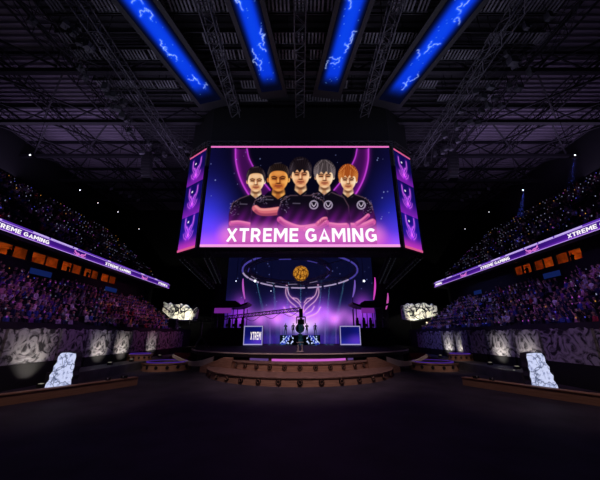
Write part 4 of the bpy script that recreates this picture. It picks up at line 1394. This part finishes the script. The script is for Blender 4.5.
for s, nm in ((-1, 'left'), (1, 'right')):
    mb = MB(); mb.b2(s * 14.45, s * 16.84, 20.5, 44, 0, .65)
    o = mb.build('side_deck', M['sidedeck']); tag(o, 'low black deck along the %s painted wall' % nm, 'deck', None, 'structure')
    substage(s * 12.2, 28.6, 2.1, 0, .65, 'larger round wooden platform with purple lit rim, %s of the main stage' % nm)
    substage(s * 15.65, 30.2, 1.1, .65, 1.22, 'smaller round wooden platform on the black deck at the %s wall' % nm)
    t = thing('sofa', 'low red sofa behind the %s round platform' % nm, 'sofa', (s * 13.3, 34.4, 0), 'red sofas')
    mb = MB(); mb.b2(s * 12.4, s * 14.2, 34, 34.8, .15, .5); mb.build('seat', M['redseat'], t)
    mb = MB(); mb.b2(s * 12.4, s * 14.2, 34.8, 35.05, .15, 1.05); mb.build('backrest', M['redseat'], t)
    for xx in (12.25, 14.2):
        mb = MB(); mb.b2(s * xx, s * (xx + .15), 34, 35.05, .12, .75); mb.build('armrest', M['redseat'], t)
    for xx in (12.35, 14.2):
        for yy in (34.1, 34.95):
            mb = MB(); mb.bar((s * xx, yy, 0), (s * xx, yy, .14), .04); mb.build('leg', M['blackmetal'], t)

    # low wooden kerb
    A, B = Vector((s * 10.2, 19.9, 0)), Vector((s * 17.2, 8.2, 0))
    N = 16
    t = thing('floor_kerb', 'long low wooden kerb curving across the floor on the %s' % nm, 'kerb', A, 'wooden floor kerbs')
    d = (B - A).normalized(); nn = Vector((-d.y, d.x, 0))
    if nn.x * s < 0: nn = -nn
    inn, ou = [], []
    for i in range(N + 1):
        q = i / N
        p = A.lerp(B, q) - nn * (.3 * math.sin(PI * q))
        inn.append(p); ou.append(p + nn * .4)
    outl = inn + ou[::-1]
    mb = MB(); mb.prism([(p.x, p.y) for p in outl], lambda p, k: (p[0], p[1], 0 if k == 0 else .43)); mb.build('fascia', M['kerb'], t)
    mb = MB(); mb.prism([(p.x, p.y) for p in [a - nn * .04 for a in inn] + [a + nn * .04 for a in ou[::-1]]], lambda p, k: (p[0], p[1], .43 if k == 0 else .47)); mb.build('top_board', M['kerb'], t)
    for q, w_ in ((.06, .3), (.13, .22), (.62, .25), (.7, .2)):
        p = A.lerp(B, q) - nn * (.3 * math.sin(PI * q)) + nn * .2
        f = thing('footlight', 'small black footlight on the %s kerb, %s' % (nm, {.06: 'at its stage end', .13: 'second from the stage end', .62: 'past the glowing slab', .7: 'farthest from the stage'}[q]), 'lamp', (p.x, p.y, .47), 'footlights on the kerbs')
        mb = MB(); mb.box((p.x, p.y, .55), (w_, w_ * .8, .16), .5 * s); b = mb.build('housing', M['speaker'], f)
        mb = MB(); mb.ball((p.x - .03 * s, p.y - w_ * .4 - .02, .58), .05, 6, 4); mb.build('lens', M['flood'], b)

    # glowing cracked slab behind the kerb
    ox = [(-.78, 0), (.6, .03), (.64, .3), (.59, .53), (.63, .75), (.56, 1.0), (.61, 1.25), (.55, 1.5), (.58, 1.8), (.52, 2.02), (.05, 2.08), (-.3, 2.06), (-.42, 1.85), (-.42, 1.5), (-.56, 1.3), (-.53, 1.0), (-.68, .8), (-.62, .55), (-.77, .3)]
    X0, Y0 = (-13.75, 18.1) if s < 0 else (13.75, 17.9)
    t = thing('glowing_slab', 'white glowing cracked rock slab standing behind the %s kerb' % nm, 'lamp', (X0, Y0, 0), 'glowing rock slabs')
    sx = s if s < 0 else 1.05
    mb = MB(); mb.prism(ox, lambda p, k: (X0 - s * p[0] * 1.0, Y0 + .12 + (0 if k == 0 else .5), p[1] * .98), 0); mb.build('slab_body', M['slabside'], t)
    mb = MB(); mb.prism([(a * .96, .04 + b * .96) for a, b in ox], lambda p, k: (X0 - s * p[0] * 1.0, Y0 + (0 if k == 0 else .12), p[1] * .98)); mb.build('glow_face', M['slab'], t)
    # painted scenic flats along the stand front
    spots = []
    segs = [(13.2, 17.0), (17.2, 20.9), (21.1, 23.6), (23.8, 27.0), (27.3, 29.8), (30.1, 32.6), (32.9, 35.4), (35.7, 39.0), (39.2, 43.0)]
    lit = {-1: {1: 1.5, 3: .9, 4: 1.0, 6: .6}, 1: {3: 1.0, 2: .7, 5: .9, 6: 1.0}}[s]
    for k, (y0, y1) in enumerate(segs):
        t = thing('scenic_flat', 'pale ink painted flat, %s from camera on the %s%s' % (['first', 'second', 'third', 'fourth', 'fifth', 'sixth', 'seventh', 'eighth', 'ninth'][k], nm, ', lit from below' if k in lit else ', in shade'), 'scenery', (s * 16.7, y0, 0), 'ink painted flats')
        z0 = .65 if y0 > 20 else 0
        mb = MB(); mb.b2(s * 16.55, s * 16.84, y0, y1, z0, 1.35); mb.build('plinth', M['black'], t)
        n = 14
        r7 = random.Random(100 * s + k)
        topl = [(y0 + (y1 - y0) * i / n, 3.38 + r7.uniform(-.16, .06)) for i in range(n + 1)]
        mb = MB(); mb.prism([(y0, 1.35), *topl, (y1, 1.35)], lambda p, kk: (s * (16.62 if kk == 0 else 16.8), p[0], p[1])); mb.build('panel', M['ink'], t)
        if k in lit:
            yc = (y0 + y1) / 2
            u = thing('uplight', 'small floor uplight in front of the %s painted flat on the %s' % (['first', 'second', 'third', 'fourth', 'fifth', 'sixth', 'seventh', 'eighth', 'ninth'][k], nm), 'lamp', (s * 15.5, yc, z0), 'uplights at the painted flats')
            mb = MB(); mb.box((s * 15.5, yc, z0 + .1), (.3, .3, .2)); b = mb.build('housing', M['speaker'], u)
            mb = MB(); mb.box((s * 15.53, yc, z0 + .21), (.2, .2, .03)); mb.build('lens', M['lampdim'], b)
            light('SPOT', (s * 15.5, yc, z0 + .35), (s * 16.7, yc, 1.75), 185 * lit[k], (1, .93, .78), .05, 95, 1.0)

    # ink branch rock sign over the far end of the stand
    t = thing('rock_sign', 'bright rock shaped sign with black ink branches above the far end of the %s stand' % nm, 'sign', (s * 18.2, 44.6, 4.6), 'bright rock signs')
    r8 = random.Random(31 + s)
    W = 2.7
    topl = [(-W + 2 * W * i / 16, 1.15 + (.25 if s > 0 else (.9 - i / 9)) * .6 + r8.uniform(-.25, .25)) for i in range(17)]
    out = [(-W, -.35 if s > 0 else .3), (-W * .5, -.75), (W * .3, -1.1), (W * .95, -1.15)] + topl[::-1]
    if s > 0: out = [(-W, -.9), (-.4 * W, -1.1), (.4 * W, -.7), (W, -.3)] + topl[::-1]
    mb = MB(); mb.prism(out, lambda p, k: (s * 18.1 + p[0], 44.6 + (.35 if k == 0 else 0), 6.1 + p[1])); mb.build('rock_panel', M['inkrock'], t)
    mb = MB()
    for i in range(9):
        x0_ = r8.uniform(-2.3, 2.3); z0_ = r8.uniform(-.4, .4)
        pts = [(x0_, z0_)]
        an = r8.uniform(.6, 2.5)
        for _ in range(6):
            an += r8.uniform(-.7, .7); pts.append((pts[-1][0] + .3 * math.cos(an), pts[-1][1] + .26 * math.sin(an)))
        mb.tube([(s * 18.1 + a, 44.52, 6.1 + b) for a, b in pts], [.1, .09, .08, .07, .06, .05, .03], 5)
    mb.build('branch', M['black'], t)
    for xx in (-1.5, 1.5):
        mb = MB(); mb.bar((s * 18.1 + xx, 44.8, 3.3), (s * 18.1 + xx, 44.8, 5.6), .06); mb.build('post', M['blackmetal'], t)
    light('SPOT', (s * 17.2, 41.5, 4.6), (s * 18.1, 44.6, 6.1), 900, (1, .95, .78), .1, 80, .7)

    # flown speaker array and floodlights
    t = thing('line_array', 'black curved speaker array hanging by the %s roof truss' % nm, 'speaker', (s * 18.6, 30, 24), 'flown speaker arrays')
    for i in range(9):
        a = .07 * i
        mb = MB()
        zc, yc = 23.9 - i * .36, 30 + .5 * (i / 9.0) ** 2 * 2.2
        mb.box((s * 18.6, yc, zc), (1.1, .6, .33)); mb.box((s * 18.6, yc - .28, zc), (1.0, .1, .28)); mb.build('speaker_cabinet', M['speaker'], t)
    mb = MB(); mb.b2(s * 18.2, s * 19.0, 29.8, 30.2, 24.08, 24.2); mb.bar((s * 18.3, 30, 24.2), (s * 18.3, 30, 27.2), .04); mb.bar((s * 18.9, 30, 24.2), (s * 18.9, 30, 27.2), .04); mb.build('fly_frame', M['rig'], t)
    for i in range(4):
        x, yy, z = s * (24.4 - .55 * i), 33.28 + 1.1 * i, 20.9
        t = thing('floodlight', 'grey square floodlight in the row of four above the %s upper stand, %s' % (nm, ['outermost', 'second from outside', 'third from outside', 'innermost'][i]), 'lamp', (x, yy, z), 'floodlights above the stands')
        mb = MB(); mb.box((x, yy, z), (.62, .22, .5), .35 * s); h = mb.build('housing', M['speaker'], t)
        mb = MB(); mb.box((x - .04 * s, yy - .12, z), (.54, .03, .42), .35 * s); mb.build('front_glass', M['flood'], h)
        mb = MB(); mb.bar((x, yy, z + .25), (x, yy, 27.13), .03); mb.build('hanger', M['steel'], t)

# moving-head lamps: lit lenses seen about the hall
LAMPS = [((255, 281), 28.3, .12, 'bright star lamp left of the emblem over the stage'), ((364, 281), 28.3, .11, 'bright star lamp right of the emblem over the stage'),
         ((236, 281), 28.3, .05, 'small lamp at the left edge of the stage screen'), ((271, 291), 45, .06, 'tiny lamp below the left end of the ring truss'),
         ((30, 155), 24, .09, 'small lamp under the roof nearest the camera on the left'), ((80, 190), 32, .08, 'small lamp under the roof above the left floodlights'),
         ((118, 212), 36, .06, 'dim lamp above the middle of the left upper stand'), ((139, 229), 40, .05, 'dim lamp at the far end of the left upper stand'),
         ((575, 155), 24, .08, 'small lamp under the roof nearest the camera on the right'), ((523, 190), 31, .09, 'small lamp with blue beam above the right upper stand'),
         ((465, 229), 40, .05, 'dim lamp at the far end of the right upper stand'), ((98, 203), 33, .05, 'dim lamp left of the left floodlights'), ((489, 212), 36, .05, 'dim lamp above the middle of the right upper stand')]
for (x, y), Y, r, lab in LAMPS:
    u, v = (x - 300) / FPX, (240 - y) / FPX
    cp, sp_ = math.cos(PITCH), math.sin(PITCH)
    k = Y / (cp - v * sp_)
    p = Vector((u * k, Y, EYE + k * (sp_ + v * cp)))
    t = thing('moving_head_lamp', lab, 'lamp', p, 'lit moving heads')
    mb = MB(); mb.tube([(p.x, p.y + .05, p.z), (p.x, p.y + .25, p.z + .04), (p.x, p.y + .6, p.z + .1)], [r * 1.15, r * 1.3, r], 8); h = mb.build('head', M['speaker'], t)
    mb = MB(); mb.ball((p.x, p.y, p.z), r, 10, 6, 0, (1, .5, 1)); mb.build('lens', M['lamp'], h)
    mb = MB(); mb.bar((p.x, p.y + .3, p.z), (p.x, p.y + .3, 27.2), .025); mb.build('hanger', M['steel'], t)

mb = MB(); mb.b2(24.3, 28.6, 22.5, 33, 16.2, 20.2)
hz2 = hm_.copy(); hz2.node_tree.nodes['Volume Scatter'].inputs['Density'].default_value = .02
o = mb.build('roof_haze', hz2); tag(o, 'thin haze round the blue beams above the right upper stand', 'haze', None, 'stuff')
light('SPOT', (27.0, 31, 19.5), (25.9, 31.3, 16), 5200, (.08, .12, 1), .03, 13, .6)
light('SPOT', (26.9, 24, 19.6), (25.7, 24.6, 16), 2600, (.08, .12, 1), .03, 13, .6)

# ================================================================== PEOPLE
SHIRTS = [('black', (.015, .014, .018)), ('dark grey', (.06, .06, .07)), ('navy', (.02, .025, .08)), ('white', (.75, .73, .75)), ('pale pink', (.65, .35, .45)),
          ('red', (.35, .03, .05)), ('blue', (.05, .09, .35)), ('light grey', (.38, .37, .42)), ('purple', (.2, .06, .32)), ('yellow', (.55, .4, .08))]


def skin_body(joints, links, sub):
    me = bpy.data.meshes.new('body')
    names = list(joints)
    me.from_pydata([joints[n][0] for n in names], [(names.index(a), names.index(b)) for a, b in links], [])
    o = bpy.data.objects.new('body', me)
    C.objects.link(o)
    md = o.modifiers.new('skin', 'SKIN')
    for i, n in enumerate(names):
        sv = me.skin_vertices[0].data[i]
        r = joints[n][1]
        sv.radius = r if isinstance(r, tuple) else (r, r)
        sv.use_root = (i == 0)
    if sub:
        sd = o.modifiers.new('sub', 'SUBSURF'); sd.levels = sub; sd.render_levels = sub
    bpy.context.view_layer.update()
    dg = bpy.context.evaluated_depsgraph_get()
    out = bpy.data.meshes.new_from_object(o.evaluated_get(dg))
    bpy.data.objects.remove(o)
    return out


def person_mesh(pose, seated, detail):
    """one continuous figure, facing -Y; seated figures have the seat at z = 0.42"""
    dz = 0 if seated else .42
    J = {'pelvis': ((0, 0, .52 + dz), (.15, .11)), 'waist': ((0, -.01, .70 + dz), (.13, .095)), 'chest': ((0, -.01, .90 + dz), (.16, .11)),
         'neck': ((0, -.02, 1.07 + dz), .055), 'jaw': ((0, -.04, 1.14 + dz), (.07, .075)), 'head': ((0, -.03, 1.24 + dz), (.082, .1)), 'crown': ((0, -.02, 1.33 + dz), (.05, .06))}
    Lk = [('pelvis', 'waist'), ('waist', 'chest'), ('chest', 'neck'), ('neck', 'jaw'), ('jaw', 'head'), ('head', 'crown')]
    hands = []
    for s, sd in ((-1, 'l'), (1, 'r')):
        if seated:
            J['hip' + sd] = ((s * .1, -.02, .5), .095); J['knee' + sd] = ((s * .13, -.42, .5), .07); J['ank' + sd] = ((s * .13, -.42, .1), .045); J['toe' + sd] = ((s * .14, -.56, .05), .04)
        else:
            J['hip' + sd] = ((s * .1, 0, .88), .1); J['knee' + sd] = ((s * .12, -.02, .5), .07); J['ank' + sd] = ((s * .13, .02, .1), .045); J['toe' + sd] = ((s * .14, -.13, .05), .04)
        J['sh' + sd] = ((s * .19, 0, .99 + dz), .065)
        up = pose == 'cheer' or (pose == 'phone' and s > 0)
        if up:
            J['el' + sd] = ((s * .3, -.16, 1.12 + dz), .045); wr = Vector((s * .26, -.26, 1.38 + dz)); di = Vector((0, -.1, 1))
        elif pose == 'clap':
            J['el' + sd] = ((s * .25, -.12, .76 + dz), .045); wr = Vector((s * .06, -.34, .88 + dz)); di = Vector((-s * .2, -.5, .6))
        elif seated:
            J['el' + sd] = ((s * .26, -.03, .74), .045); wr = Vector((s * .13, -.3, .62)); di = Vector((-s * .2, -1, -.1))
        else:
            J['el' + sd] = ((s * .27, .03, .72 + dz), .045); wr = Vector((s * .26, -.08, .48 + dz)); di = Vector((0, -.15, -1))
        di.normalize()
        J['wr' + sd] = (tuple(wr), .03)
        J['palm' + sd] = (tuple(wr + di * .08), (.04, .025))
        hands.append((wr + di * .09, di, s))
        Lk += [('pelvis', 'hip' + sd), ('hip' + sd, 'knee' + sd), ('knee' + sd, 'ank' + sd), ('ank' + sd, 'toe' + sd), ('chest', 'sh' + sd), ('sh' + sd, 'el' + sd), ('el' + sd, 'wr' + sd), ('wr' + sd, 'palm' + sd)]
    me = skin_body(J, Lk, 1 if detail else 0)
    mb = MB()
    mb.v = [tuple(v.co) for v in me.vertices]
    mb.f = [tuple(p.vertices) for p in me.polygons]
    for p in me.polygons:
        c = p.center
        nh = min((c - h[0]).length for h in hands)
        z = c.z - dz
        if abs(c.x) < .13 and z > 1.27 or (abs(c.x) < .13 and z > 1.13 and c.y > .02): k = 2
        elif abs(c.x) < .12 and z > 1.06 and c.y < .2 and (c - Vector((0, -.03, 1.2 + dz))).length < .22: k = 1
        elif nh < .13: k = 1
        elif z < .55 and (c.y < -.12 or not seated) or c.z < .5: k = 3
        else: k = 0
        mb.mi.append(k)
    bpy.data.meshes.remove(me)
    if detail:
        hz = 1.24 + dz
        mb.tube([(0, -.115, hz + .02), (0, -.15, hz - .03), (0, -.12, hz - .045)], [.012, .02, .012], 5, 1)
        for s in (-1, 1): mb.ball((s * .034, -.118, hz + .02), .012, 6, 4, 2); mb.ball((s * .088, -.02, hz - .01), .024, 6, 4, 1, (.5, 1, 1.3))
        mb.tube([(-.025, -.118, hz - .085), (.025, -.118, hz - .085)], .007, 4, 2)
        for h, di, s in hands:
            side = di.cross(Vector((0, 1, .2))).normalized()
            bend = side.cross(di).normalized()
            for q, L in enumerate((.06, .072, .066, .052)):
                a = h + side * (.027 - .018 * q) + di * .0
                mb.tube([a, a + di * L * .55, a + di * L * .85 + bend * L * .35], [.010, .009, .006], 5, 1)
            b = h - di * .05 + side * (s * .03)
            mb.tube([b, b + side * (s * .025) + di * .025, b + side * (s * .03) + di * .055], [.011, .01, .007], 5, 1)
    return mb


POSES = ['watch', 'clap', 'cheer', 'phone']
PM = [M['shirt'], M['skin'], M['hair'], M['trousers']]
proto = {}
for p in POSES:
    o = person_mesh(p, True, True).build('person', PM, None, True)
    proto[p] = o.data
    bpy.data.objects.remove(o)
stand_me = {}
for p in ('watch', 'clap'):
    o = person_mesh(p, False, True).build('person', PM, None, True)
    stand_me[p] = o.data
    bpy.data.objects.remove(o)
far = {p: person_mesh(p, True, False) for p in POSES}

ROWN = ['first', 'second', 'third', 'fourth', 'fifth', 'sixth', 'seventh', 'eighth', 'ninth', 'tenth', 'eleventh', 'twelfth']
PHR = {'watch': 'hands in lap', 'clap': 'clapping', 'cheer': 'both arms raised', 'phone': 'one arm up'}
seats = []
pr = random.Random(77)
for s in (-1, 1):
    for tier, rows, y1, occ in (('lower', LOW, 46.2, .93), ('upper', UPP, 47.0, .62)):
        for i, (x, z) in enumerate(rows):
            yy = 8.0 + pr.uniform(0, .2)
            k = 0
            while yy < y1:
                k += 1
                if k % 15 in (0, 1): yy += .55; continue
                if tier == 'lower' and (yy > 43.2 or (i == 8 and any(a - .5 < yy < b + .5 for a, b in ((24.6, 27.6), (34.8, 39.3))))): yy += .56; continue
                if pr.random() < occ:
                    X = s * (x + (.5 if tier == 'lower' else .55))
                    seats.append((s, tier, i, X, yy + pr.uniform(-.06, .06), z))
                yy += .56
vis = []
rest = []
for q in seats:
    a, b = project(q[3], q[4], q[5] + .9)
    dist = math.sqrt(q[3] ** 2 + q[4] ** 2 + (q[5] - 3) ** 2)
    (vis if (2 < a < 598 and q[1] == 'lower') else rest).append((dist, q))
vis.sort(key=lambda e: e[0])
near, more = vis[:290], vis[290:]
for dist, (s, tier, i, X, Y, z) in near:
    p = pr.choices(POSES, (6, 2, 1, 1.2))[0]
    nmc, col = pr.choices(SHIRTS, (5, 4, 4, 1.6, 1.4, 1.2, 2, 2, 2, .5))[0]
    o = bpy.data.objects.new('person', proto[p])
    C.objects.link(o)
    o.location = (X, Y, z)
    o.rotation_euler = (0, 0, s * -PI / 2 + pr.uniform(-.15, .15) + (s * -.25))
    sc = pr.uniform(.94, 1.05)
    o.scale = (sc, sc, 1)
    o.color = (*col, 1)
    tag(o, 'spectator in %s top, %s row of %s lower stand, %s' % (nmc, ROWN[i], 'left' if s < 0 else 'right', PHR[p]), 'person', 'spectators in the %s lower stand' % ('left' if s < 0 else 'right'))
# the remaining crowd as one object
cm = []
for nmc, col in SHIRTS:
    cm.append(mat('crowd_' + nmc.replace(' ', '_'), col, .85))
base = len(cm)
cm += [M['skin'], M['hair'], M['trousers']]
FV = {p: np.array(far[p].v) for p in POSES}
Vs, Fs, Ms = [], [], []
off = 0
for dist, (s, tier, i, X, Y, z) in more + rest:
    p = pr.choices(POSES, (6, 2, .8, 1))[0]
    ci = pr.choices(range(len(SHIRTS)), (5, 4, 4, 1.6, 1.4, 1.2, 2, 2, 2, .5))[0]
    a = s * -PI / 2 + pr.uniform(-.15, .15) + s * -.25
    v = FV[p]
    ca, sa = math.cos(a), math.sin(a)
    Vs.append(np.stack([v[:, 0] * ca - v[:, 1] * sa + X, v[:, 0] * sa + v[:, 1] * ca + Y, v[:, 2] + z], 1))
    Fs += [tuple(q + off for q in f) for f in far[p].f]
    Ms += [ci if k == 0 else base + k - 1 for k in far[p].mi]
    off += len(v)
me = bpy.data.meshes.new('crowd')
me.from_pydata(np.concatenate(Vs).tolist(), [], Fs)
for m_ in cm: me.materials.append(m_)
me.polygons.foreach_set('material_index', Ms)
o = bpy.data.objects.new('crowd', me)
C.objects.link(o)
tag(o, 'distant seated crowd filling the far rows of both stands', 'crowd', None, 'stuff')
# glowing specks added among the rows: phones, aisle lamps, crowd catching the light
pl = [MB(), MB(), MB(), MB()]
for s, tier, i, X, Y, z in seats:
    r = pr.random()
    if tier == 'lower':
        if r < .55: k = pr.choices((0, 1, 2, 3), (3, 4 if s < 0 else 3, 2 if s < 0 else 4, .5))[0]
        else: continue
    else:
        lim = .85 if s > 0 and Y > 17 else (.7 if Y > 27 else .3)
        if r < lim: k = pr.choices((0, 1, 2, 3), (7, .7, 1.5, 1.4 if i > 7 or i < 2 else .5))[0]
        else: continue
    rr = pr.uniform(.025, .055)
    pl[k].box((X - s * .5, Y + .1, z + 1.0), (.02, rr * 1.4, rr * 2))
for mb_, c, st_, nmx in zip(pl, ((180, 185, 225), (190, 90, 210), (90, 90, 235), (230, 160, 70)), (.42, .6, .6, .6), ('white', 'violet', 'blue', 'amber')):
    o = mb_.build('crowd_specks', emit('glint_' + nmx, srgb(*c), st_, False))
    tag(o, '%s glowing specks for phones and lit crowd scattered through both stands' % nmx, 'phone lights', None, 'stuff')

# players and hosts on the podium, guests in the suites
for k, (x, lab) in enumerate(((-2.2, 'outermost on the left'), (-1.05, 'just left of the trophy'), (1.05, 'just right of the trophy'), (2.35, 'outermost on the right'))):
    o = bpy.data.objects.new('person', stand_me['watch' if k % 2 else 'clap'])
    C.objects.link(o)
    o.location = (x, 46.2, 2.95); o.color = (.02, .015, .03, 1)
    o.rotation_euler = (0, 0, (-.1, .05, -.05, .1)[k])
    tag(o, 'standing person in dark clothes on the podium, %s' % lab, 'person', 'people on the podium')
for s, wins in SUITES.items():
    for k, (y0, y1) in enumerate(wins):
        for q, po in ((.22, 'watch'), (.66, 'clap')):
            if (k + (q > .5)) % 3 == 2: continue
            o = bpy.data.objects.new('person', stand_me[po])
            C.objects.link(o)
            o.location = (s * 24.6, y0 + (y1 - y0) * q, 8.6); o.scale = (.9, .9, .86)
            o.rotation_euler = (0, 0, s * -PI / 2)
            o.color = (.03, .02, .03, 1)
            tag(o, 'guest in dark clothes behind %s suite window on the %s, %s pane' % (ROWN[k], 'left' if s < 0 else 'right', 'nearer' if q < .5 else 'farther'), 'person', 'guests in the suites')
